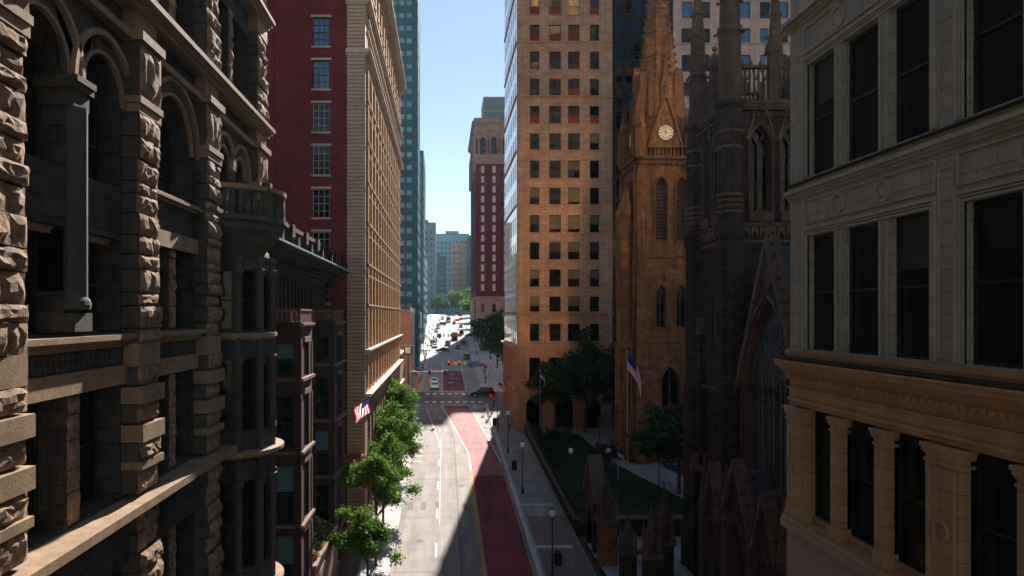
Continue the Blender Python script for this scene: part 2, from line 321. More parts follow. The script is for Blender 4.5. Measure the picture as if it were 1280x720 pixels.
# ---------------------------------------------------------------- walls with openings
def arch_top(kind, u0, u1, vt, n=10):
    """outline (u,v) of an opening's head from (u0,spring) to (u1,spring); vt = crown height"""
    c=(u0+u1)/2; r=(u1-u0)/2
    if kind=='round':
        sp=vt-r; return [(c-r*math.cos(math.pi*i/n), sp+r*math.sin(math.pi*i/n)) for i in range(n+1)]
    if kind=='gothic':
        h=r*1.9; sp=vt-h; Rr=(r*r+h*h)/(2*r); out=[]; half=n//2
        a1=math.asin(min(1,h/Rr))
        for i in range(half+1): t=a1*i/half; out.append((u0+Rr-Rr*math.cos(t), sp+Rr*math.sin(t)))
        return out+[(u0+u1-u,v) for u,v in reversed(out[:-1])]
    return [(u0,vt),(u1,vt)]
def wall(mb, fr, u0,u1,v0,v1, ops, depth=.3, m=None, w=0., jamb=None):
    """ops: (a,b,c,d[,kind]) openings"""
    ops=[o if len(o)>4 else (*o,'rect') for o in ops]
    us=sorted({round(x,4) for x in [u0,u1]+[q for o in ops for q in (o[0],o[1])] if u0-1e-6<=x<=u1+1e-6})
    vs=sorted({round(x,4) for x in [v0,v1]+[q for o in ops for q in (o[2],o[3])] if v0-1e-6<=x<=v1+1e-6})
    for a,b in zip(us,us[1:]):
        uc=(a+b)/2; run=None
        for c,d in zip(vs,vs[1:]):
            vc=(c+d)/2
            hole=any(o[0]<uc<o[1] and o[2]<vc<o[3] for o in ops)
            if hole:
                if run is not None: mb.face([fr(a,w,run),fr(b,w,run),fr(b,w,c),fr(a,w,c)],m); run=None
            elif run is None: run=c
        if run is not None: mb.face([fr(a,w,run),fr(b,w,run),fr(b,w,v1),fr(a,w,v1)],m)
    for a,b,c,d,k in ops:
        hd=arch_top(k,a,b,d); jm=jamb or m
        if k!='rect':
            for (p,q),(p2,q2) in zip(hd,hd[1:]): mb.face([fr(p,w,q),fr(p2,w,q2),fr(p2,w,d),fr(p,w,d)],m)
        out=[(b,c),(a,c)]+hd
        for i in range(len(out)):
            p,q=out[i],out[(i+1)%len(out)]
            mb.face([fr(p[0],w,p[1]),fr(p[0],w-depth,p[1]),fr(q[0],w-depth,q[1]),fr(q[0],w,q[1])],jm)
WC={}
def winmesh(w,h,kind,style):
    """one window: pane(s), frame bars. local x along, y inward, z up"""
    key=(round(w,2),round(h,2),kind,style)
    if key in WC: return WC[key]
    st=dict(frame='frame_dark',glass='glass',bar=.07,mull=0,trans=1,blind=None,bl=.5,sub=0); st.update(STY[style])
    mb=MB(st['glass'],st['frame']); f=Fr(0,0,0)
    hd=arch_top(kind,0,w,h,8); outl=[(0,0),(w,0)]+list(reversed(hd))
    if st['blind'] and kind=='rect':
        hb=h*(1-st['bl'])
        mb.face([f(0,0,0),f(w,0,0),f(w,0,hb),f(0,0,hb)],st['glass']); mb.face([f(0,0,hb),f(w,0,hb),f(w,0,h),f(0,0,h)],st['blind'])
    else: mb.face([f(u,0,v) for u,v in outl],st['glass'])
    b=st['bar']; fm=st['frame']
    if kind=='rect':
        mb.fb(f,0,b,-.02,.05,0,h,fm); mb.fb(f,w-b,w,-.02,.05,0,h,fm); mb.fb(f,b,w-b,-.02,.05,0,b,fm); mb.fb(f,b,w-b,-.02,.05,h-b,h,fm)
    else:
        c=w/2; inn=[(c+(u-c)*(1-2*b/w), v-(b if 0<i<len(hd)-1 else 0)) for i,(u,v) in enumerate(hd)]
        mb.ring(f,inn,hd,-.02,.05,fm); sp=hd[0][1]
        mb.fb(f,0,b,-.02,.05,0,sp,fm); mb.fb(f,w-b,w,-.02,.05,0,sp,fm); mb.fb(f,b,w-b,-.02,.05,0,b,fm)
    for i in range(st['mull']):
        x=w*(i+1)/(st['mull']+1); t=arch_y(hd,x); mb.fb(f,x-b*.4,x+b*.4,-.02,.04,b,t-b*.5,fm)
    for i in range(st['trans']):
        z=(hd[0][1] if kind!='rect' else h)*(i+1)/(st['trans']+1); mb.fb(f,b,w-b,-.02,.045,z-b*.4,z+b*.4,fm)
    me=bpy.data.meshes.new('window'); me.from_pydata(mb.v,[],mb.f)
    for n in mb.mats: me.materials.append(M[n])
    me.polygons.foreach_set('material_index',mb.m); me.update(); WC[key]=me; return me
def arch_y(hd,x):
    for (a,b),(c,d) in zip(hd,hd[1:]):
        if a-1e-6<=x<=c+1e-6: return b+(d-b)*(x-a)/max(1e-6,c-a)
    return hd[0][1]
STY={
 'near':dict(glass='glass_near',bar=.09,mull=0,trans=1), 'nearb':dict(glass='glass_near',bar=.09,trans=1,blind='shade_dark',bl=.38), 'near2':dict(glass='glass_near',bar=.08,mull=1,trans=1),
 'dark':dict(), 'half':dict(blind='blind',bl=.55), 'halfred':dict(blind='glass',bl=.5,glass='reflect_red'), 'full':dict(blind='blind',bl=.8),
 'grey':dict(blind='blind_grey',bl=.5,glass='reflect_red'),'greyd':dict(blind='blind_grey',bl=.55), 'blue':dict(glass='glass_blue'),
 'sash':dict(glass='glass_blue',mull=2,trans=3,bar=.08,frame='frame_brown'), 'sashd':dict(glass='glass',mull=2,trans=3,bar=.07,frame='frame_pale'),
 'pale':dict(frame='frame_pale'), 'palebig':dict(frame='frame_pale',bar=.16), 'teal':dict(glass='glass_teal',frame='slab',bar=.18,trans=0),
 'brown':dict(frame='frame_brown'), 'brownt':dict(frame='frame_brown',glass='glass',blind='shade_teal',bl=.45), 'hot':dict(frame='frame_pale',glass='blind_pale',bar=.1), 'lead':dict(frame='soot_trim',mull=1,trans=0,bar=.12,glass='glass_near'),
 'louver':dict(glass='soot',frame='trinity_trim',trans=14,bar=.1), 'tealdark':dict(glass='glass_blue',frame='towerstrip',bar=.2,trans=0),
}
def windows(parent, fr, ops, depth, style, rnd=None, w=0., name='window', cap=96, key=None):
    """each opening gets its window object; past `cap` the rest is one stuff part"""
    base=parent_loc(parent); rest=None; ops=[o if len(o)>4 else (*o,'rect') for o in ops]
    if len(ops)>cap and key: ops=sorted(ops,key=key)
    for n,(a,b,c,d,k) in enumerate(ops):
        st=style(rnd) if callable(style) else style
        me=winmesh(b-a,d-c,k,st); p=fr(a,w-depth,c)
        if n<cap:
            o=bpy.data.objects.new(name,me); COL.objects.link(o); o.parent=parent; o.location=p-base; o.rotation_euler=(0,0,fr.rot)
        else:
            if rest is None: rest=MB()
            mt=Matrix.Translation(p)@Matrix.Rotation(fr.rot,4,'Z'); k0=len(rest.v)
            rest.v+=[tuple(mt@v.co) for v in me.vertices]
            names=[[q for q in M if M[q]==mm][0] for mm in me.materials]
            for pl in me.polygons: rest.f.append(tuple(k0+i for i in pl.vertices)); rest.m.append(rest.mi(names[pl.material_index]))
    if rest is not None: rest.build('window_rows',parent)['kind']='stuff'
SKY,SUN,EXPO,HAZE=.05,5.,1.38,.00009
# ================================================================ left: rock-faced stone building
def granite_building():
    rnd=random.Random(4); fr=Fr(-8.0,0,90)
    T=thing('granite_office_building','grey brown rock-faced stone office building with round arches and a round bay with balcony','building',(-8,12,G(12)))
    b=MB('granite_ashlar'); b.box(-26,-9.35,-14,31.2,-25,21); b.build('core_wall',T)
    PR=[(-12.5,-11.1),(-6.3,-4.9),(-.3,1.1),(5.6,7.0),(11.85,13.25),(18.05,19.4),(23.3,24.7),(29.7,31.3)]
    D=.42                                            # wall plane set back behind the piers
    LV=[(-24,-10.6),(-10,-6.6),(-4.8,-1.8),(-.5,4.6)]
    # piers
    for i,(a,c) in enumerate(PR):
        p=MB('granite_rough'); W=0.
        near = i>=4
        v=-24. ; 
        def blocks(v0,v1,mn,mx,amp=.17,split=.5):
            v=v0
            while v<v1-.08:
                h=min(rnd.uniform(mn,mx),v1-v); 
                if v1-v-h<.2: h=v1-v
                if near:
                    WW=W+rnd.uniform(-.05,.06)
                    if rnd.random()<split:
                        q=a+(c-a)*rnd.uniform(.35,.65); p.rock(fr,a,q,v,v+h,WW,amp,rnd,back=.9); p.rock(fr,q,c,v,v+h,WW-.04,amp,rnd,back=.9)
                    else: p.rock(fr,a,c,v,v+h,WW,amp,rnd,back=.9,nu=8,nv=4)
                else: p.fb(fr,a,c,W-1,W+rnd.uniform(0,.1),v,v+h)
                v+=h
        if not near:
            blocks(-24,20,.5,.8)
        else:
            blocks(-24,-10.4,.5,.75)
            p.fb(fr,a-.03,c+.03,-1,.1,-10.4,-10.15,'granite_trim'); 
            blocks(-10.1,-5.2,.45,.7)
            blocks(-4.7,-4.05,.62,.66,.1,0); p.fb(fr,a-.02,c+.02,-1,.14,-4.05,-3.85,'granite_trim')
            v=-3.85
            for k in range(2):
                blocks(v,v+.5,.5,.5,.15,.2); p.fb(fr,a-.03,c+.03,-1,.16,v+.52,v+.96,'granite_trim'); v+=1.0
            blocks(v,-1.35,.4,.5,.12)
            p.fb(fr,a,c,-1,.03,-1.35,-.75,'granite_trim')
            blocks(-.75,5.3,.3,.62,.13)
            p.fb(fr,a-.03,c+.03,-1,.06,5.3,5.52,'granite_trim'); p.fb(fr,a-.05,c+.05,-1,.11,5.54,5.72,'granite_trim')
            blocks(5.74,7.15,1.4,1.42,.16,0)
            p.fb(fr,a-.05,c+.05,-1,.17,7.17,7.4,'granite_trim')
            p.fb(fr,a+.05,c-.05,-1,-.05,7.4,8.0,'granite_trim')
            blocks(8.6,12.2,.35,.75,.13); p.fb(fr,a,c,-1,.0,12.2,12.9,'granite_trim')
            blocks(13.3,17.8,.4,.75,.13); p.fb(fr,a,c,-1,.0,17.8,20.2,'granite_trim')
        o=p.build('pier',T)
    # column between the paired arches, capitals
    cm=MB('granite_ashlar')
    def halfcol(mb,u,r,v0,v1,w,m='granite'):
        c=fr(u,w,0); mb.lathe((c.x,c.y,0),[(r,v0),(r,v1)],16,m)
    def colunit(u,hw,v0,v1,w=-.35):
        mb=MB('granite_ashlar')
        mb.fb(fr,u-hw,u+hw,w-.7,w,v0+.9,v1-.55)
        mb.fb(fr,u-hw-.04,u+hw+.04,w-.7,w+.22,v0,v0+.42,'granite')
        c=fr(u,w-.02,0); mb.lathe((c.x,c.y,0),[(.36,v0+.5),(.38,v0+.6),(.36,v0+.7),(.3,v0+.78),(.3,v1-.6)],16,'granite')
        mb.fb(fr,u-hw-.02,u+hw+.02,w-.7,w+.16,v1-.6,v1-.22,'granite_carved'); mb.fb(fr,u-hw-.1,u+hw+.1,w-.7,w+.24,v1-.22,v1-.08,'granite_carved')
        mb.fb(fr,u-hw-.08,u+hw+.08,w-.7,w+.3,v1-.08,v1+.06,'granite')
        mb.build('column',T)
    # bays
    def vouss(mb,inn,out,w0,w1):
        for i in range(0,len(inn)-1,2):
            A,B,C,D_=inn[i],inn[i+2],out[i+2],out[i]; Am,Cm=inn[i+1],out[i+1]; g=.035
            def lp(p,q,t): return (p[0]+(q[0]-p[0])*t,p[1]+(q[1]-p[1])*t)
            mb.ring(fr,[lp(A,B,g),Am,lp(B,A,g)],[lp(D_,C,g),Cm,lp(C,D_,g)],w0,w1,'granite')
    def bay(a,c,kind):
        wl=MB('granite_ashlar'); ops=[]; m=(a+c)/2; hw=.34
        low=[(a+.12,m-hw),(m+hw,c-.12)]
        if kind!='turret':
            L0=[(x0,x1,-9.95,-6.5) for x0,x1 in low]; L1=[(x0,x1,-4.75,-1.8) for x0,x1 in low]
            ops+=L0+L1+[(x0,x1,-14.6,-11.2) for x0,x1 in low]+[(x0,x1,-22.5,-16) for x0,x1 in low]
        else: L0=L1=[]
        big=[]
        if kind=='pair':
            U=[(x0,x1,-.45,1.95) for x0,x1 in low]; A=[(x0-.02,x1+.02,3.25,6.35,'round') for x0,x1 in low]
        elif kind=='single':
            U=[(x0,x1,-.45,2.0) for x0,x1 in low]; A=[(a+.45,c-.45,3.6,6.7,'round')]
        else:
            U=[]; A=[(m-1.75,m-.35,4.0,6.35,'round'),(m+.35,m+1.75,4.0,6.35,'round')]
        up=[(x0,x1,8.75,11.9) for x0,x1 in low]; up2=[(x0,x1,13.6,17.4,'round') for x0,x1 in low]
        allo=ops+U+A+up+up2
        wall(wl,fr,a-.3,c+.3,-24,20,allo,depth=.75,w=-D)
        # rings of arch stones and hood moulds
        for o in A:
            hd=arch_top('round',o[0],o[1],o[3],16); cx=(o[0]+o[1])/2; cz=o[3]-(o[1]-o[0])/2
            def off(t): return [(cx+(x-cx)*(1+t/((o[1]-o[0])/2)), cz+(z-cz)*(1+t/((o[1]-o[0])/2))) for x,z in hd]
            wl.ring(fr,off(.0),off(.09),-D,-D+.12,'granite_trim'); vouss(wl,off(.11),off(.42),-D-.0,-D+.07); wl.ring(fr,off(.42),off(.56),-D,-D+.2,'granite_trim')
        # lintels, frieze, ledges
        if kind!='turret':
            wl.fb(fr,a,c,-D-.05,-D+.15,-1.78,-1.3,'granite_trim'); wl.fb(fr,a,c,-D-.05,-D+.05,-1.3,-.78,'granite_ashlar')
            wl.fb(fr,a,c,-D-.3,-D+.15,2.02,2.5,'granite_trim') if kind=='single' else None
            wl.fb(fr,a,c,-D-.05,-D+.2,-6.45,-5.2,'granite_ashlar')
            wl.mould(fr,a,c,-D,-.82,[(.1,.15),(.1,.25),(.13,.38)],'granite_trim')
            # diamond lattice on the frieze
            n=int((c-a)/.22)
            for k in range(n):
                u=a+.11+k*.22
                for q in range(2):
                    v=-1.26+q*.2
                    wl.poly(fr,[(u,v),(u+.07,v+.1),(u,v+.2),(u-.07,v+.1)],-D+.03,-D+.09,'granite')
        if kind=='pair':
            for x0,x1 in low:
                wl.fb(fr,x0,x1,-D-.7,-D-.28,1.98,3.2,'granite_carved'); wl.fb(fr,x0,x1,-D-.7,-D-.14,3.0,3.22,'granite_trim'); wl.fb(fr,x0,x1,-D-.7,-D-.2,1.9,2.25,'granite_trim')
                n=7
                for k in range(n): wl.fb(fr,x0+.1+k*.24,x0+.2+k*.24,-D-.3,-D-.12,1.78,1.9,'granite_trim')
        if kind=='single':
            wl.mould(fr,a,c,-D,3.38,[(.07,.12),(.08,.3),(.07,.22)],'granite_trim')
        if kind=='turret':
            pass
        wl.build('bay_wall',T)
        if kind=='pair': colunit(m,hw,-.38,5.25,-D+.05)
        # rock-faced mullion piers
        def rp_blocks(v0,v1):
            v=v0; rp=MB('granite_rough')
            while v<v1-.05:
                h=min(rnd.uniform(.4,.75),v1-v); h=v1-v if v1-v-h<.2 else h
                rp.rock(fr,m-hw+.08,m+hw-.08,v,v+h,-D+.02,.10,rnd,back=.5,nu=4,nv=4); v+=h
            rp.build('rough_mullion',T)
        if kind!='turret':
            for v0,v1 in ((-9.9,-6.5),(-4.72,-1.82),(-14.6,-11.2)): rp_blocks(v0,v1)
        if kind=='single': rp_blocks(-.4,2.0)
        rp_blocks(8.7,12.0)
        windows(T,fr,[o for o in allo],.62,lambda r:'near2' if r.random()<.35 else 'near',rnd,w=-D)
    bay(13.25,18.05,'pair'); bay(19.4,23.3,'single'); bay(24.7,29.7,'turret')
    far=MB('granite_ashlar')
    ops=[]
    for a,c in zip([-12.5,-6.3,-.3,5.6,],[ -6.3,-.3,5.6,11.85]):
        x0=a+1.6; x1=c-.3; m=(x0+x1)/2
        for z0,z1 in ((-22.5,-16),(-14.6,-11.2),(-9.95,-6.5),(-4.75,-1.8),(-.45,6.2),(8.75,11.9),(13.6,17.4)):
            ops+=[(x0,m-.4,z0,z1),(m+.4,x1,z0,z1)]
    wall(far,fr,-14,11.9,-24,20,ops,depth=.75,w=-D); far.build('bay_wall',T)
    windows(T,fr,ops,.62,'near',rnd,w=-D)
    # running ledges and string courses
    def course(name,v,prof,w=0.,a=-14,c=31.5,m='granite_trim'):
        x=MB(m); x.mould(fr,a,c,w,v,prof,back=.7); x.build(name,T)
    course('ledge',-5.15,[(.12,.1),(.22,.38)],w=-.02)
    course('ledge',-10.6,[(.2,.1),(.2,.35)],w=-.02)
    course('string_course',8.0,[(.12,.05),(.1,.18),(.16,.32),(.06,.22)])
    course('string_course',12.9,[(.12,.05),(.1,.18),(.16,.32)])
    course('cornice',20.,[(.3,.1),(.3,.3),(.3,.6)])
    h=MB('granite_trim')                          # stepped hood line above the arches
    for a,c in ((13.25,18.05),(19.4,23.3),(24.7,29.7)): h.fb(fr,a,c,-D-.1,-D+.3,7.2,7.38)
    h.build('string_course',T)
    # carved spandrel strips between arch hoods and the hood line
    for a,c in ((13.25,18.05),(24.7,29.7)):
        m=(a+c)/2; cs=MB('granite_carved'); cs.poly(fr,[(m-.42,5.3),(m+.42,5.3),(m+.9,7.18),(m-.9,7.18)],-D,-D+.07); cs.build('carved_panel',T)
    g=MB('granite_trim')                          # gabled stones over the first pair
    for s in (-1,1): g.poly(fr,[(15.65,7.9),(15.65+s*1.5,9.2),(15.65+s*1.5,9.45),(15.65,8.15)] if s>0 else [(15.65,8.15),(14.15,9.45),(14.15,9.2),(15.65,7.9)],-.3,-.02)
    # round bay under the balcony
    cu=27.2; rr=1.75; rb=MB('granite_ashlar'); c=fr(cu,-D-.1,0)
    tops=[]
    segs=6
    for lv,(z0,z1) in enumerate([(-22.,-16.),(-14.8,-11.2),(-9.5,-6.2),(-4.4,-1.6),(-.6,1.7)]): tops.append((z0,z1))
    def bp(t,r=rr): return (c.x+r*math.cos(t), c.y+r*math.sin(t))
    wins=[]
    for k in range(segs):
        t0=-math.pi/2+math.pi*k/segs; t1=t0+math.pi/segs; A=bp(t0); B=bp(t1)
        L=math.dist(A,B); rot=math.degrees(math.atan2(B[1]-A[1],B[0]-A[0])); f2=Fr(A[0],A[1],rot)
        ops2=[(.16,L-.16,z0,z1) for z0,z1 in tops]
        wall(rb,f2,0,L,-24,2.2,ops2,depth=.22); wins.append((f2,ops2))
        rb.lathe((A[0],A[1],0),[(.14,-24),(.14,1.9),(.2,2.0),(.2,2.2)],8,'granite')
        for z0,z1 in tops: rb.lathe((A[0],A[1],0),[(.14,z1-.3),(.22,z1-.1),(.22,z1+.02),(.14,z1+.04)],8,'granite')
    rb.build('round_bay',T)
    for f2,o2 in wins: windows(T,f2,o2,.18,'near',rnd)
    for z,ro in ((-5.35,.42),(-.95,.15),(-10.5,.42),(-15.3,.3)): lg=MB('granite_trim'); lg.lathe((c.x,c.y,0),[(rr*.9,z),(rr+ro*.6,z+.02),(rr+ro,z+.12),(rr+ro,z+.26),(rr*.9,z+.3)],24,a0=-90,a1=90); lg.build('bay_ledge',T)
    bc=MB('granite')                          # balcony: corbel, floor, balusters, rail, posts
    bc.lathe((c.x,c.y,0),[(.9,1.9),(1.3,2.15),(1.5,2.5),(1.75,2.75),(1.9,3.0),(2.15,3.2),(2.15,3.42),(2.3,3.5),(2.3,3.68),(.2,3.7)],28,a0=-90,a1=90)
    B=bc.build('balcony',T,smooth=False)
    bl=MB('granite'); 
    for k in range(25):
        t=-math.pi/2+math.pi*k/24; x,y=c.x+2.1*math.cos(t),c.y+2.1*math.sin(t)
        if k in (0,8,16,24): bl.box(x-.17,x+.17,y-.17,y+.17,3.68,4.95)
        else: bl.lathe((x,y,3.68),[(.07,0),(.05,.15),(.1,.35),(.05,.7),(.08,.95)],8)
    bl.build('balustrade',B)
    rl=MB('granite_trim'); rl.lathe((c.x,c.y,0),[(1.95,4.63),(2.25,4.63),(2.27,4.8),(1.95,4.82)],28,a0=-90,a1=90); rl.build('handrail',B)
    wl=MB('granite_ashlar'); wall(wl,fr,24.4,30,2.2,2.3,[],w=-D); 
    # rain pipe on the first pier
    pp=MB('iron'); a=fr(13.36,-.18,0); pp.tube((a.x,a.y,-1.1),(a.x,a.y,7.5),.035); pp.tube((a.x,a.y,-1.3),(a.x,a.y,-1.1),.08,.05); pp.build('drainpipe',T)
    return T
granite_building()

# ================================================================ right: cream terracotta building
def terracotta_building():
    rnd=random.Random(7); fr=Fr(11.5,0,-90)
    T=thing('terracotta_building','cream stone office block with deep dark windows, roundels and a heavy cornice in close view','building',(11.5,12,G(12)))
    def U(y): return -y
    piers=[(23.0,21.9),(15.3+1.07,15.3),(9.2+.6,8.6),(2.9,1.9)]
    OP=[]; cols=[]
    x=21.9
    bays=[[(21.9,20.4),(19.98,18.33),(17.9,16.37)],[(15.3,13.75),(13.33,11.7),(11.28,9.8)],[(8.6,7.0),(6.6,5.1),(4.7,2.9)]]
    stz=[(-6.35,-2.95),(-1.1,2.5),(4.35,7.9),(10.6,14.2),(16.8,20.2)]
    core=MB('terra'); core.box(12.4,40,1.5,22.97,-25,21.5); core.build('core_wall',T)
    wl=MB('terra')
    up=[]; low=[]
    for bay in bays:
        for a,c in bay:
            up+=[(U(a),U(c),z0,z1) for z0,z1 in stz[1:]]; low.append((U(a),U(c),*stz[0]))
    wall(wl,fr,-23,-1.5,-1.5,21.5,up,depth=.5); wl.build('facade_wall',T)
    w2=MB('terra_low'); wall(w2,fr,-23,-1.5,-6.6,-2.95,low,depth=.2,w=-.14); w2.build('pilaster_storey_wall',T)
    bs=MB('pink_granite')
    bo=[(U(a),U(c),-12.2,-8.6) for bay in bays for a,c in bay]+[(U(a)+.0,U(c),-20.5,-14) for bay in bays for a,c in bay]
    wall(bs,fr,-23,-1.5,-26,-6.75,bo,depth=.4,w=.12); bs.fb(fr,-23.02,-1.5,-.5,.32,-6.98,-6.75); bs.build('base_wall',T)
    windows(T,fr,bo,.36,'near',rnd,w=.12)
    windows(T,fr,up,.25,lambda r:'nearb' if r.random()<.3 else 'near',rnd)
    windows(T,fr,low,.15,'near',rnd,w=-.14)
    # entablature under the second storey
    e=MB('terra_low_trim'); e.mould(fr,-23.0,-1.5,0,-2.95,[(.14,.03),(.1,.1),(.3,.03),(.06,.09),(.36,.0)],back=.5)
    e.build('entablature',T)
    cn=MB('terra_low_trim'); cn.mould(fr,-23.05,-1.5,0,-1.98,[(.1,.12),(.1,.22),(.12,.34),(.14,.5),(.07,.56),(.06,.3)],back=.5)
    n=int(21.4/.26)
    for k in range(n): cn.fb(fr,-22.95+k*.26,-22.83+k*.26,0,.2,-2.1,-1.98)
    cn.build('cornice',T)
    # pilasters
    def pil(a,c,v0,v1,wid=True):
        m=MB('terra_low'); w=.12
        m.fb(fr,a,c,-.5,w,v0+.55,v1-.45)
        m.fb(fr,a-.05,c+.05,-.5,w+.08,v0,v0+.22,'terra_low_trim'); m.fb(fr,a-.03,c+.03,-.5,w+.05,v0+.22,v0+.36,'terra_low_trim'); m.fb(fr,a-.02,c+.02,-.5,w+.03,v0+.36,v0+.55,'terra_low_trim')
        for k,(dv,o) in enumerate([(.07,.03),(.1,.0),(.06,.03),(.1,.06),(.1,.09)]):
            v=v1-.45+sum(q for q,_ in [(.07,0),(.1,0),(.06,0),(.1,0),(.1,0)][:k]); m.fb(fr,a-o,c+o,-.5,w+o,v,v+dv-.003,'terra_low_trim')
        o=m.build('pilaster',T)
        if c-a>.9:                                 # round medallion with framed shaft
            cc=(a+c)/2; f2=fr; r=MB('terra_low_trim')
            for (zz) in ((v0+v1)/2-.1,):
                pts=[(cc+.26*math.cos(t*math.pi/12),zz+.26*math.sin(t*math.pi/12)) for t in range(25)]; pt2=[(cc+.2*math.cos(t*math.pi/12),zz+.2*math.sin(t*math.pi/12)) for t in range(25)]
                r.ring(f2,pt2,pts,w-.02,w+.06)
            for s in (a+.1,c-.16): r.fb(f2,s,s+.06,w-.02,w+.03,v0+.7,v1-.6)
            r.build('medallion',o)
    v0,v1=-6.75,-2.97
    pil(-23.0,-21.95,v0,v1)
    for bay in bays:
        pil(U(bay[0][1])+.0,U(bay[1][0])+.0,v0,v1); pil(U(bay[1][1]),U(bay[2][0]),v0,v1)
    pil(U(16.37),U(15.3),v0,v1); pil(U(9.8),U(8.6),v0,v1)
    # sill band
    sb=MB('terra_low_trim'); sb.mould(fr,-23.02,-1.5,0,-6.86+.11,[(.16,.28)],back=.5); sb.build('sill_band',T)
    # architraves, friezes with roundels per bay, string courses
    def storey(z0,z1,ztop,m='terra_trim'):
        for bi,bay in enumerate(bays):
            a=U(bay[0][0]); c=U(bay[2][1]); t=MB(m)
            for k,(o,wd) in enumerate(((.0,.07),(.09,.05),(.16,.09))):
                ww=.03+.025*k
                t.fb(fr,a-o-wd,a-o,-.05,ww,z0,z1+o); t.fb(fr,c+o,c+o+wd,-.05,ww,z0,z1+o); t.fb(fr,a-o-wd,c+o+wd,-.05,ww+.002,z1+o+.004,z1+o+wd)
            for (q0,q1) in ((bay[0][1],bay[1][0]),(bay[1][1],bay[2][0])):
                mu0,mu1=U(q0),U(q1); t.fb(fr,mu0+.05,mu0+.1,-.05,.04,z0,z1-.03); t.fb(fr,mu1-.1,mu1-.05,-.05,.04,z0,z1-.03)
            # frieze panel frame
            f0,f1=z1+.38,ztop-.12
            if f1-f0>.3:
                for (x0,x1,y0,y1) in ((a-.2,c+.2,f0,f0+.05),(a-.2,c+.2,f1-.05,f1),(a-.2,a-.15,f0+.052,f1-.052),(c+.15,c+.2,f0+.052,f1-.052)): t.fb(fr,x0,x1,-.02,.05,y0,y1)
                for q0,q1 in ((bay[0][1],bay[1][0]),(bay[1][1],bay[2][0])):
                    cc=(U(q0)+U(q1))/2; zz=(f0+f1)/2; r=(f1-f0)*.42
                    for r0,r1,ww in ((r*.72,r,.07),(.0,r*.55,.03)):
                        t.ring(fr,[(cc+r0*math.cos(k*math.pi/12),zz+r0*math.sin(k*math.pi/12)) for k in range(25)],[(cc+r1*math.cos(k*math.pi/12),zz+r1*math.sin(k*math.pi/12)) for k in range(25)],-.02,ww)
            t.build('architrave',T)
    storey(-1.1,2.5,3.75); storey(4.35,7.9,9.25); storey(10.6,14.2,15.6); storey(16.8,20.2,21.3)
    def course(v,prof,m='terra_trim'):
        x=MB(m); x.mould(fr,-23.05,-1.5,0,v,prof,back=.6); x.build('string_course',T)
    course(-1.36,[(.08,.12),(.15,.16)],'terra_low_trim')
    course(3.76,[(.08,.06),(.09,.12),(.12,.2),(.2,.06)]); course(9.3,[(.08,.06),(.1,.16),(.14,.3),(.2,.08)]); course(15.6,[(.1,.08),(.12,.2),(.2,.08)]); course(21.3,[(.3,.2),(.3,.6),(.3,.9)])
    # dark metal flashing on the ledges
    fl=MB('iron'); fl.fb(fr,-23.05,-1.5,.0,.22,4.2,4.235); fl.fb(fr,-23.1,-1.5,.0,.58,-1.385,-1.37); fl.build('flashing',T)
    # pilaster strips at the big piers of the upper storeys
    ps=MB('terra_trim')
    for a,c in ((16.37,15.3),(9.8,8.6)):
        cc=-(a+c)/2
        for z0,z1 in ((-1.1,3.6),(4.4,9.2),(10.6,15.5)):
            for s in (-.28,.22): ps.fb(fr,cc+s,cc+s+.05,-.02,.035,z0+.1,z1-.2)
            ps.fb(fr,cc-.225,cc+.215,-.02,.037,z1-.25,z1-.2)
    ps.build('pier_panel',T)
    return T
terracotta_building()

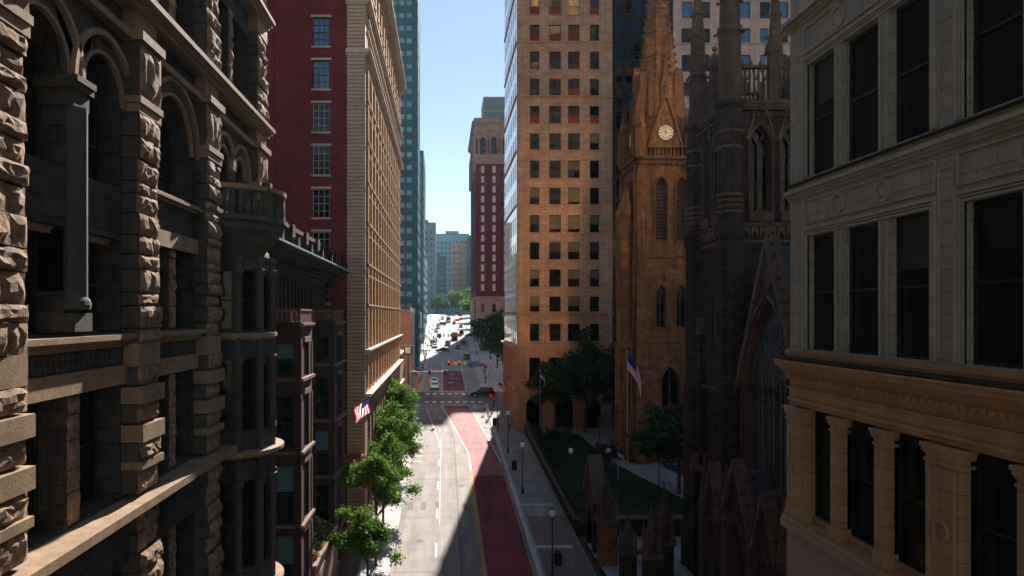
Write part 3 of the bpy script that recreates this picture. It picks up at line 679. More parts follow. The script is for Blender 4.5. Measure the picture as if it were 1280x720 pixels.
# ================================================================ dark brownstone clubhouse
def clubhouse():
    rnd=random.Random(9); X=-10.5; fr=Fr(X,0,90)
    T=thing('brownstone_clubhouse','dark brownstone clubhouse with projecting bays, balustraded roof and railed balconies','building',(-12,46,G(46)))
    c=MB('brownstone'); c.box(-28,X-.45,31.6,61.2,-25,3.6); c.build('core_wall',T)
    bays=[(41.5,45.0),(54.2,59.4)]; gz=-23
    fl=[(-21.5,-18.2),(-17.2,-13.3),(-12.6,-9.1),(-8.2,-4.9),(-3.8,-1.7)]
    ops=[]
    for y in (33.2,36.2,38.8,47.0,50.0,52.2):
        for z0,z1 in fl: ops.append((y,y+1.3,z0,z1))
    att=[(32.4+i*1.15,32.4+i*1.15+.6,.3,2.5) for i in range(25)]
    w=MB('brownstone'); wall(w,fr,31.6,61.2,-25,3.6,ops+att,depth=.4); w.build('facade_wall',T)
    windows(T,fr,ops,.35,lambda r:'brownt' if r.random()<.12 else 'brown',rnd); windows(T,fr,att,.35,'brown',rnd)
    for a,b in bays:
        f1=Fr(-8.6,0,90); bw=MB('brownstone'); o1=[((a+b)/2-.75,(a+b)/2+.75,z0,z1) for z0,z1 in fl]
        wall(bw,f1,a,b,-25,-.5,o1,depth=.3)
        f2=Fr(X,a,0); o2=[(.35,1.45,z0,z1) for z0,z1 in fl]; wall(bw,f2,0,1.9,-25,-.5,o2,depth=.3)
        f3=Fr(-8.6,b,180); wall(bw,f3,0,1.9,-25,-.5,o2,depth=.3)
        bw.box(X,-8.6,a,b,-.5,-.42)
        bw.box(X+.3,-8.95,a+.35,b-.35,-24.9,-.55,'black')
        B=bw.build('bay',T)
        windows(B,f1,o1,.25,'brown',rnd); windows(B,f2,o2,.25,lambda r:'brownt' if r.random()<.3 else 'brown',rnd); windows(B,f3,o2,.25,'brown',rnd)
        tr=MB('brownstone_trim')
        for z0,z1 in fl:
            tr.fb(f1,a-.12,b+.12,-.05,.2,z0-.2,z0-.02); tr.fb(f1,(a+b)/2-.95,(a+b)/2+.95,-.05,.1,z1+.03,z1+.35); tr.fb(f1,a+.0,a+.18,-.03,.05,z0,z1+1.0*0); tr.fb(f1,b-.18,b,-.03,.05,z0,z1)
            tr.fb(f2,.2,1.6,-.05,.12,z0-.18,z0-.02)
        tr.mould(f1,a-.1,b+.1,0,-.75,[(.12,.1),(.13,.2)]); tr.build('trim',B)
        rl=MB('brownstone_trim')
        for u in [a+.1+k*(b-a-.2)/14 for k in range(15)]: rl.fb(f1,u-.05,u+.05,-.15,-.05,-.42,.25)
        rl.fb(f1,a,b,-.2,0,.25,.36)
        for k in range(7): rl.fb(f2,.15+k*.27,.25+k*.27,-.15,-.05,-.42,.25)
        rl.fb(f2,0,1.7,-.2,0,.25,.36); rl.build('balcony_railing',B)
    # long balcony line between bays, cornice, roof balustrade
    lb=MB('brownstone_trim'); lb.mould(fr,31.6,61.1,0,-.62,[(.1,.1),(.12,.45)]); lb.mould(fr,31.6,61.1,0,-.34+.0,[(.06,.43)]);
    for k in range(100): 
        y=31.8+k*.29
        if not any(a-.2<y<b+.2 for a,b in bays): lb.fb(fr,y-.04,y+.04,.3,.4,-.28,.2)
    lb.fb(fr,31.6,61.1,.26,.44,.2,.29); lb.build('balcony',T)
    cn=MB('brownstone'); cn.mould(fr,31.6,61.2,0,2.75,[(.2,.1),(.2,.4),(.2,.9),(.3,1.5),(.12,2.1)]); cn.build('cornice',T)
    cg=MB('bronze_green'); cg.fb(fr,31.6,61.25,-.5,2.2,3.79,3.9); cg.build('copper_gutter',T)
    pb=MB('brownstone')
    for y in range(32,61,4): pb.fb(fr,y,y+.7,1.1,1.75,3.9,5.25); pb.poly(fr,[(y+.05,3.9),(y+.65,3.9),(y+.5,4.5),(y+.2,4.5)],1.75,2.05)
    pb.fb(fr,31.7,61.1,1.25,1.6,4.95,5.2); pb.fb(fr,31.7,61.1,1.25,1.6,3.9,4.1)
    for k in range(96): pb.fb(fr,31.9+k*.3,32.02+k*.3,1.35,1.5,4.1,4.95)
    pb.build('roof_balustrade',T)
    # raised terrace with stone rail
    tz=-17.3; t=MB('brownstone_trim'); t.box(X-.2,-8.3,45.02,54.18,-22,tz); t.box(X-.2,-8.3,35.5,41.48,-22,tz)
    T2=t.build('terrace',T)
    rl=MB('brownstone_trim')
    for a,b in ((45.02,54.18),(36.0,41.48)):
        rl.box(-8.6,-8.3,a,b,tz+.75,tz+.95); rl.box(-8.58,-8.32,a,b,tz,tz+.1)
        n=int((b-a)/.35)
        for k in range(n): y=a+.15+k*.35; rl.box(-8.52,-8.38,y,y+.14,tz+.1,tz+.75)
    rl.build('terrace_railing',T2)
    # entrance steps and canopy
    st=MB('brownstone_trim'); 
    for k in range(6): st.box(-8.75,-8.7+.3*(6-k),59.5,61.1,-20.4+.0,-20.3+.17*k)
    st.build('steps',T)
    return T
clubhouse()
def planter(y0,y1,label,seed):
    rnd=random.Random(seed); tz=-17.3
    T=thing('flower_planter',label,'planter',(-9.7,(y0+y1)/2,tz),group='flower beds on the clubhouse terrace')
    b=MB('brownstone_trim'); b.box(-10.4,-8.65,y0,y1,tz+.005,tz+.5); b.build('box',T)
    for nm,ms,cnt in (('foliage','leaf',3200),('red_flowers','petal_red',1400),('white_flowers','petal_white',1300)):
        m=MB(ms)
        for k in range(cnt):
            x=rnd.uniform(-10.4,-8.5); y=rnd.uniform(y0,y1); t=(x+10.4)/1.9
            if ms=='petal_red' and rnd.random()>t: continue
            if ms=='petal_white' and rnd.random()<t*.8: continue
            z=tz+.5+rnd.random()**.6*(1.5-.9*t)+.2*math.sin(y*3)
            card(m,(x,y,z),.13,rnd)
        m.build(nm,T)['kind']='stuff'
def card(m,p,s,rnd,mt=None):
    d=Vector((rnd.gauss(0,1),rnd.gauss(0,1),rnd.gauss(0,1)+.4)).normalized(); a=d.orthogonal().normalized(); a.rotate(Matrix.Rotation(rnd.uniform(0,6.28),3,d)); b=d.cross(a); p=Vector(p); a*=s*rnd.uniform(.7,1.2); b*=s*rnd.uniform(.4,.7)
    m.face([p-a,p-b*.9,p+a,p+b*.9],mt)
planter(46.0,53.4,'terrace bed of red and white flowers behind the stone rail of the brownstone clubhouse',3)

# ================================================================ tan building with red brick side
def tan_building():
    rnd=random.Random(11); X=-7.0; y0=61.3; y1=109.5; fr=Fr(X,0,90)
    T=thing('tan_office_building','tall tan office building with dark red brick side wall and deep cornice','building',(-15,85,G(85)))
    c=MB('tanbrick'); c.box(-32,X-.5,y0+.7,y1,-25,36); c.build('core_wall',T)
    f0=Fr(-33,y0,0)                                 # side wall facing the camera
    wx=-11.65+33; ops=[(wx,wx+1.5,23.8-3.8*k,26.35-3.8*k) for k in range(10)]
    ops+=[(wx-5.6,wx-4.1,23.8-3.8*k,26.35-3.8*k) for k in range(10)]
    rb=MB('redbrick'); wall(rb,f0,0,24.4,-25,38.5,ops,depth=.25); rb.build('side_wall',T)
    windows(T,f0,ops,.2,lambda r:'sashd',rnd)
    for o in [o for o in T.children if o.name.startswith('window') and o.location.z+parent_loc(T).z>19]: o.data=winmesh(1.5,2.55,'rect','sash')
    for o in ops: ls=MB('tan_trim'); ls.fb(f0,o[0]-.15,o[1]+.15,-.1,.07,o[3]+.02,o[3]+.2); ls.build('lintel',T); ls=MB('tan_trim'); ls.fb(f0,o[0]-.12,o[1]+.12,-.1,.1,o[2]-.14,o[2]-.0); ls.build('sill',T)
    pl=MB('redbrick'); pl.fb(f0,17.2,17.9,-.1,.12,-25,38.4); pl.build('brick_pilaster',T)
    st=MB('tanstone'); wall(st,Fr(-8.6,y0-.12,0),0,1.6,-25,36,[]); st.box(-8.6,X,y0-.118,y0+1.4,-25,36)
    st.build('corner_quoin',T)
    fq=Fr(-8.6,y0-.12,0)
    for z,pr in ((23.0,[(.15,.06),(.2,.18),(.2,.05)]),(27.5,[(.15,.08),(.2,.2),(.25,.3)]),(35.0,[(.4,.2),(.4,.6),(.4,1.0)])): ct=MB('tan_trim'); ct.mould(fq,-.1,1.6+.2,0,z,pr); ct.build('corner_moulding',T)
    # street front
    fz=[-7.2+3.68*k for k in range(12)]
    ops=[]; n=15; p=(y1-y0-1.6)/n
    for k in range(n):
        a=y0+1.5+k*p
        for i,z in enumerate(fz): ops.append((a+.5,a+p/2-.12,z+.9,z+3.1)); ops.append((a+p/2+.12,a+p-.5,z+.9,z+3.1))
    lowo=[(y0+1.5+k*p+.5,y0+1.5+k*p+p-.5,-17.4,-9) for k in range(n)]
    w=MB('tanbrick'); wall(w,fr,y0+1.2,y1,-7.3,36,ops,depth=.4); w.build('street_wall',T)
    w=MB('tan_base'); wall(w,fr,y0+1.2,y1,-25,-7.3,lowo,depth=.5); w.build('base_wall',T)
    windows(T,fr,ops,.3,'brown',rnd,cap=90,key=lambda o:o[0]); windows(T,fr,lowo,.4,'brown',rnd,name='shop_window')
    ld=MB('tan_trim')
    for i,z in enumerate(fz):
        if i==0: ld.mould(fr,y0,y1,0,z-.3,[(.15,.15),(.2,.4),(.15,.6)])
        elif i==1: ld.mould(fr,y0,y1,0,z-.0,[(.15,.12),(.15,.35),(.15,.5)])
        else: ld.mould(fr,y0+1.2,y1,0,z+.55,[(.12,.12),(.12,.22)]); ld.mould(fr,y0+1.2,y1,0,z+3.25,[(.1,.08),(.1,.14)])
    ld.build('ledges',T)
    pi=MB('tanbrick')
    for k in range(n+1):
        a=y0+1.5+k*p; 
        if k<n: pi.fb(fr,a-.3,a+.3,-.1,.16,-6.6,23.0)
        if k<n: pi.fb(fr,a-.3,a+.3,-.1,.22,28.2,34.6)
    pi.build('pilasters',T)
    cm=MB('tan_trim'); cm.mould(fr,y0,y1,0,23.0,[(.2,.15),(.25,.35),(.15,.5)]); cm.mould(fr,y0,y1,0,27.5,[(.2,.15),(.25,.35),(.15,.5)])
    cm.mould(fr,y0-.1,y1+.05,0,34.7,[(.25,.2),(.25,.4),(.3,.6),(.3,.95),(.2,1.05)])
    for k in range(80): y=y0+k*.6; cm.fb(fr,y,y+.28,.2,.8,34.85,35.35)
    cm.build('cornice',T)
    rf=MB('roofgrey'); rf.box(-32,X,y0+.2,y1,36.0,36.2); rf.build('roof',T)
    # small sign board on the base
    return T
tan_building()

# ================================================================ tall buff building with light court
def buff_tower():
    rnd=random.Random(13); X=11.0; Y=105.; fr=Fr(X,Y,0)
    T=thing('buff_stone_skyscraper','tall buff stone skyscraper with warm lit front and a dark recessed light court','building',(18,115,G(110)))
    top=62.; H=(4.127)
    rows=[(39.93-H*k-2.65, 39.93-H*k) for k in range(-5,11)]
    cx=[(662.3,674.2),(686.7,701.2),(710,724.8),(737.4,749)]
    cols=[((a-VX)*Y/F_-X,(b-VX)*Y/F_-X) for a,b in cx]
    ops=[(a,b,z0,z1) for a,b in cols for z0,z1 in rows]
    base=[(a-.1,b+.1,-10.2,-6.5) for a,b in cols]
    w=MB('buff'); wall(w,fr,0,14.5,-5.2,top,ops,depth=.35)
    w.build('front_wall',T)
    wb=MB('buff_trim'); wall(wb,fr,0,14.5,-25,-5.2,base+[(1.4,3.8,-17.2,-12.6,'round'),(5.6,8.6,-17.2,-12.2,'round'),(10.2,12.8,-17.2,-12.6,'round')],depth=.5,w=.1); wb.build('base_wall',T)
    def sty(r): return 'dark'
    for (z0,z1) in rows:
        t=z1
        for (a,b) in cols:
            q=rnd.random()
            if t>43: s='halfred' if q<.6 else ['grey','dark'][int(q*100)%2]
            elif t>30: s='halfred' if q<.65 else ['greyd','dark'][int(q*100)%2]
            elif t>10: s=['half','full','dark','greyd','half','dark','dark','half'][int(q*7.99)]
            elif t>2: s=['half','dark','dark','half'][int(q*3.99)]
            else: s='dark'
            windows(T,fr,[(a,b,z0,z1)],.3,s)
    windows(T,fr,base,.4,'dark',w=.1); windows(T,fr,[(1.4,3.8,-17.2,-12.6,'round'),(5.6,8.6,-17.2,-12.2,'round'),(10.2,12.8,-17.2,-12.6,'round')],.4,'dark',w=.1)
    for a,b,z0,z1 in ops: sl=MB('buff_trim'); sl.fb(fr,a-.1,b+.1,-.05,.1,z0-.16,z0-.01); sl.build('sill',T)
    side=Fr(X,0,-90)
    def belt(z,pr):
        bt=MB('buff_trim'); bt.mould(fr,-.15,14.6,0,z,pr); bt.mould(side,-126.,-105.-.01,0,z,pr); bt.build('belt_course',T)
    for k in range(-4,8,2): z=39.93-H*k+1.3-.0; z=41.25-8.254*(k//2); belt(z,[(.12,.08),(.15,.16)])
    belt(.0,[(.15,.15),(.2,.4),(.15,.3)]); belt(-5.4,[(.2,.15),(.25,.5),(.25,.75),(.1,.3)]); belt(-11.6,[(.15,.15),(.2,.25)])
    # street side
    so=[]; u=-125.2
    for k in range(7):
        for z0,z1 in rows: so.append((-125.3+k*2.9,-123.9+k*2.9,z0,z1))
    ws=MB('side_glazed_glare'); wall(ws,side,-126,-105,-5.2,top,so,depth=.3); ws.build('side_wall',T)
    lo=[(-125+k*3.4,-122.6+k*3.4,-16.2,-6.6) for k in range(6)]
    wb=MB('buff_trim'); wall(wb,side,-126,-105,-25,-5.2,lo,depth=.7); 
    for k in range(7): wb.fb(side,-125.75+k*3.4,-125.25+k*3.4,-.05,.3,-17,-5.5)
    wb.build('side_base',T)
    windows(T,side,so,.2,'palebig',rnd,cap=14); windows(T,side,lo,.6,'dark',rnd,name='tall_window')
    bk=MB('buff'); bk.box(X+.5,X+14.4,Y+.6,125.9,-25,top-.1); bk.box(25.6,58.8,125.5,150,-25,top); bk.box(36.2,58.9,Y+2.8,126,-25,top)
    bk.build('core_wall',T)
    # light court: back wall and side
    cf=Fr(25.5,125,0); co=[]
    for k in range(6):
        for i in range(-6,10): z1=(393.5-25-28.6*i)*125/F_*1.0; co.append((.4+k*1.72,1.5+k*1.72,z1-2.9,z1))
    co=[o for o in co if o[3]<top-.5 and o[2]>-16]
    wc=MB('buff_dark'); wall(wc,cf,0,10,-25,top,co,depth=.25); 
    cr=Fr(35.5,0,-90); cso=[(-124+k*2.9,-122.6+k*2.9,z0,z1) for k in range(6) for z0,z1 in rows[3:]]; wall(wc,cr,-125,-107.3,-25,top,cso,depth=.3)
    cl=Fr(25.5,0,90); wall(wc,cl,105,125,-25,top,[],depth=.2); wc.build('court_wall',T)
    windows(T,cf,[o for o in co if o[0]>4.5],.2,lambda r:r.choice(['dark','blue','dark','half'] ),rnd,name='court_window',cap=48); windows(T,cr,cso,.25,'dark',rnd,cap=0)
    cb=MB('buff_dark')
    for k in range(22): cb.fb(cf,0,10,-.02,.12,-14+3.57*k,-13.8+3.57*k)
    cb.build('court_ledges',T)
    # second front
    f2=Fr(35.5,107.3,0); xs=[(852,866),(874,888),(900,913),(924,938),(950,964),(973.5,985.5)]
    c2=[((a-VX)*107.3/F_-35.5,(b-VX)*107.3/F_-35.5) for a,b in xs]; c2+=[(c2[-1][0]+3*k,c2[-1][1]+3*k) for k in (1,)]
    r2=[((393.5-70-33.3*k)*107.3/F_,(393.5-48-33.3*k)*107.3/F_+.2) for k in range(-2,9)]
    r2=[(z0,z1) for z0,z1 in [((393.5-23-33.3*k)*107.3/F_,(393.5-2-33.3*k)*107.3/F_) for k in range(-5,10)]]
    o2=[(a,b,z0,z1) for a,b in c2 for z0,z1 in r2 if z1<top-.5]
    w2=MB('buff_pale'); wall(w2,f2,0,23.5,-25,top,o2,depth=.35)
    w2.build('rear_wing_wall',T)
    windows(T,f2,[o for o in o2 if o[2]>8],.3,lambda r:r.choice(['blue','dark','dark','greyd']),rnd,name='wing_window')
    b2=MB('buff_pale')
    for k in range(-2,7): b2.mould(f2,0,23.5,0,(393.5-56-66.6*k)*107.3/F_,[(.12,.1),(.15,.2)])
    b2.build('wing_belts',T)
    return T
buff_tower()
# ================================================================ brown stone church tower with clock and spire
def pinnacle(mb,x,y,z0,h,r,m,crockets=True,n=8):
    mb.lathe((x,y,z0),[(r,0),(r,h*.38),(r*1.25,h*.39),(r*1.25,h*.42),(r*.95,h*.43),(r*.12,h*.95)],n,m)
    mb.ball((x,y,z0+h*.96),r*.28,m,6)
    if crockets:
        for k in range(1,6):
            t=k/6; rr=r*(.95-.83*t)+.0; z=z0+h*(.43+.52*t)
            for q in range(4): a=math.pi/4+q*math.pi/2; mb.ball((x+rr*1.1*math.cos(a),y+rr*1.1*math.sin(a),z),r*.17,m,5)
def gable(mb,fr,u0,u1,v0,v1,w0,w1,m,t=.25):
    c=(u0+u1)/2
    mb.poly(fr,[(u0,v0),(u0+t*1.3,v0),(c,v1-t*2.2),(u1-t*1.3,v0),(u1,v0),(c,v1)],w0,w1,m)
def clock_tower():
    rnd=random.Random(21); Y=85.; x0=23.7; x1=30.9; Wd=x1-x0; fr=Fr(x0,Y,0)
    T=thing('clock_tower_church','brown stone church tower with white clock face and tall crocketed spire','church',((x0+x1)/2,Y+3.6,G(85)))
    faces=[Fr(x0,Y,0),Fr(x1,Y,90),Fr(x0,Y+Wd,-90),Fr(x1,Y+Wd,180)]
    c=MB('trinity'); c.box(x0+.8,x1-.8,Y+.8,Y+Wd-.8,-21,19.4); c.build('core_wall',T)
    bel=[(2.25,3.65,9.2,16.9,'gothic'),(4.75,6.15,9.2,16.9,'gothic')]; mid=[(2.3,3.5,-1.6,3.6,'gothic'),(4.8,6.0,-1.6,3.6,'gothic')]; low=[(3.0,5.2,-11.4,-6.4,'gothic')]
    for i,f in enumerate(faces):
        w=MB('trinity'); wall(w,f,0,Wd,-21,19.4,bel+mid+low,depth=.6)
        tr=[]
        for o in bel+mid+low:
            hd=arch_top('gothic',*o[:2],o[3],12); cx=(o[0]+o[1])/2
            out=[(cx+(u-cx)*1.28,v+.22+(.1 if abs(u-cx)<.3 else 0)) for u,v in hd]; mid2=[(cx+(u-cx)*1.08,v+.06) for u,v in hd]
            w.ring(f,mid2,out,-.0,.16,'trinity_trim'); sp=hd[0][1]
            for s in (-1,1): w.fb(f,cx+s*(o[1]-o[0])*.56-.09,cx+s*(o[1]-o[0])*.56+.09,-.05,.14,o[2],sp+.2,'trinity_trim')
            w.fb(f,o[0]-.25,o[1]+.25,-.05,.2,o[2]-.3,o[2]-.02,'trinity_trim')
        # blind side lancet and pointed panel
        w.build('wall',T)
        windows(T,f,bel,.4,'louver',name='belfry_louver'); windows(T,f,mid,.45,'lead'); windows(T,f,low,.45,'lead')
    for z,h,o in ((19.1,.3,.35),(18.6,.2,.2),(7.0,.3,.25),(-3.4,.35,.3),(-12.4,.5,.35),(-18.5,.8,.5)):
        tr=MB('trinity_trim')
        for f in faces:
            tr.fb(f,-o,Wd+o,-.2,o,z,z+h)
            if z==18.6:
                for k in range(18): tr.fb(f,.2+k*.39,.4+k*.39,-.05,.22,18.25,18.6)
        tr.build('string_course',T)
    for f in faces:
        for u in (-.35,Wd-1.05):
            bt=MB('trinity')
            bt.fb(f,u,u+1.4,-.3,.95,-21,-12.3); bt.fb(f,u+.06,u+1.34,-.3,.7,-12.3,-3.2); bt.fb(f,u+.12,u+1.28,-.3,.5,-3.2,7.1); bt.fb(f,u+.2,u+1.2,-.3,.32,7.1,17.5)
            for z,w0,w1 in ((-12.3,.95,.7),(-3.2,.7,.5),(7.1,.5,.32)): bt.poly(f.mv(u+.05),[(0,z),(1.3,z),(1.3,z+.05),(0,z+.05)],0,w0)
            bt.poly(f,[(u+.2,17.5),(u+1.2,17.5),(u+.7,18.6)],-.3,.32); bt.build('buttress',T)
    for k,(x,y) in enumerate([(x0-1.6,Y+2.2)]):    # stair turret beside the tower
        s=MB('trinity'); s.lathe((x+.9,y,0),[(1.5,-21),(1.5,-3.5),(1.3,-3.2),(1.3,12),(1.5,12.2),(1.5,12.6),(.1,16.5)],8); s.build('stair_turret',T)
    # parapet arcade
    pr=MB('trinity_trim')
    for f in faces:
        pr.fb(f,0,Wd,-.25,0,19.4,19.6); pr.fb(f,0,Wd,-.25,.08,20.5,20.75)
        for k in range(15): pr.fb(f,.1+k*.49,.3+k*.49,-.2,-.03,19.6,20.5)
    pr.build('parapet',T)
    # gables with clocks
    for i,f in enumerate(faces):
        g=MB('trinity'); g.poly(f,[(1.6,20.6),(Wd-1.6,20.6),(Wd/2,26.6)],-.7,-.3,'trinity')
        gable(g,f,1.25,Wd-1.25,20.5,27.5,-.8,-.12,'trinity_trim',.3)
        a=f(Wd/2,-.4,27.4); g.tube(a,(a.x,a.y,28.6),.12,.05,6,'trinity_trim'); g.ball((a.x,a.y,28.3),.25,'trinity_trim',6)
        for k in range(1,7):
            for s in (-1,1): q=f(Wd/2+s*(Wd/2-1.3)*(1-k/7),-.4,20.7+6.8*k/7+.15); g.ball(q,.15,'trinity_trim',5)
        gb=g.build('clock_gable',T)
        ck=MB('white','black','sign_yellow'); c=f(Wd/2,-.3,22.45)
        def disc(r0,r1,w0,w1,m):
            ck.ring(f,[(Wd/2+r0*math.cos(t*math.pi/18),22.45+r0*math.sin(t*math.pi/18)) for t in range(37)],[(Wd/2+r1*math.cos(t*math.pi/18),22.45+r1*math.sin(t*math.pi/18)) for t in range(37)],w0,w1,m)
        disc(0.001,.93,-.32,-.24,'clockface'); disc(.93,1.07,-.34,-.17,'black'); disc(.60,.63,-.24,-.233,'black')
        for hh in range(12):
            t=math.pi/2-hh*math.pi/6; r0,r1=.68,.88; wd=.045; dx,dy=math.cos(t),math.sin(t)
            pts=[(Wd/2+dx*r0-dy*wd,22.45+dy*r0+dx*wd),(Wd/2+dx*r0+dy*wd,22.45+dy*r0-dx*wd),(Wd/2+dx*r1+dy*wd,22.45+dy*r1-dx*wd),(Wd/2+dx*r1-dy*wd,22.45+dy*r1+dx*wd)]
            ck.poly(f,list(reversed(pts)),-.24,-.23,'black')
        cl=ck.build('clock_face',gb)
        hn=MB('black')
        for ang,ln,wd in ((90+62,.5,.08),(90+8,.78,.055)):
            t=R(ang); dx,dy=math.cos(t),math.sin(t)
            pts=[(Wd/2-dx*.12-dy*wd,22.45-dy*.12+dx*wd),(Wd/2-dx*.12+dy*wd,22.45-dy*.12-dx*wd),(Wd/2+dx*ln,22.45+dy*ln)]
            hn.poly(f,pts,-.225,-.21)
        hn.build('clock_hands',gb)
        cl.hide_render=False
    # corner turrets with pinnacles
    for x,y in ((x0+.25,Y+.25),(x1-.25,Y+.25),(x0+.25,Y+Wd-.25),(x1-.25,Y+Wd-.25)):
        p=MB('trinity'); p.lathe((x,y,19.4),[(.85,0),(.85,3.6),(1.0,3.7),(1.0,3.95),(.8,4.1),(.1,8.0)],8); p.ball((x,y,27.4),.25,None,6)
        for q in range(8):
            a=R(22.5+45*q)
        for q in range(4):
            a=R(45*q*2); gx,gy=x+.85*math.cos(a),y+.85*math.sin(a); p.lathe((gx,gy,20.2),[(.14,0),(.14,2.6),(.02,3.4)],5,'trinity_trim')
        p.build('corner_turret',T)
    # octagonal spire
    cx,cy=(x0+x1)/2,Y+Wd/2
    s=MB('trinity'); s.lathe((cx,cy,0),[(3.35,19.6),(3.3,24.5),(2.95,27.0),(2.5,29.6)],8,a0=22.5,a1=382.5); s.lathe((cx,cy,0),[(2.72,29.3),(2.72,29.7),(2.4,29.8),(1.32,38.7),(.12,55)],8,a0=22.5,a1=382.5)
    for z in (32.5,35.6,38.6): 
        r=2.4-(z-29.8)*.1215; s.lathe((cx,cy,z),[(r,0),(r+.12,.08),(r+.1,.25),(r-.05,.3)],8,'trinity_trim',a0=22.5,a1=382.5)
    cr=s
    for q in range(8):
        a=R(22.5+45*q)
        for k in range(26):
            z=30.2+k*.95; r=(2.4-(z-29.8)*.1215) if z<38.7 else 1.32*(1-(z-38.7)/16.3)
            cr.ball((cx+(r+.1)*math.cos(a),cy+(r+.1)*math.sin(a),z),.23,'trinity_trim',5)
    sp=s.build('spire',T)
    for q in range(4):                         # spire lights on the diagonals and sides
        f=Fr(cx,cy,90*q); L=MB('trinity_trim'); 
        for du in (-1.55,1.55): 
            L.poly(f,[(du-.42,24.6),(du+.42,24.6),(du+.42,28.2),(du,30.6),(du-.42,28.2)],1.5,2.75,'trinity_trim'); L.poly(f,[(du-.2,25),(du+.2,25),(du+.2,27.8),(du,28.5),(du-.2,27.8)],2.74,2.77,'trinity')
        L.poly(f,[(-.5,24.6),(.5,24.6),(.5,28.6),(0,31.6),(-.5,28.6)],2.0,3.1,'trinity_trim'); L.poly(f,[(-.28,25),(.28,25),(.28,28.2),(0,29.3),(-.28,28.2)],3.09,3.12,'black')
        L.build('spire_light',sp)
    # nave behind the tower
    n=MB('trinity'); n.box(31.2,44,Y+1.5,Y+15,-21,-7); n.poly(Fr(31.2,0,90),[(Y+1,-7),(Y+15.5,-7),(Y+8.2,1)],.01,12,'slate'); n.build('nave',T)
M['clockface']=mat('clockface',(.72,.66,.5),.5,var=.08)
clock_tower()

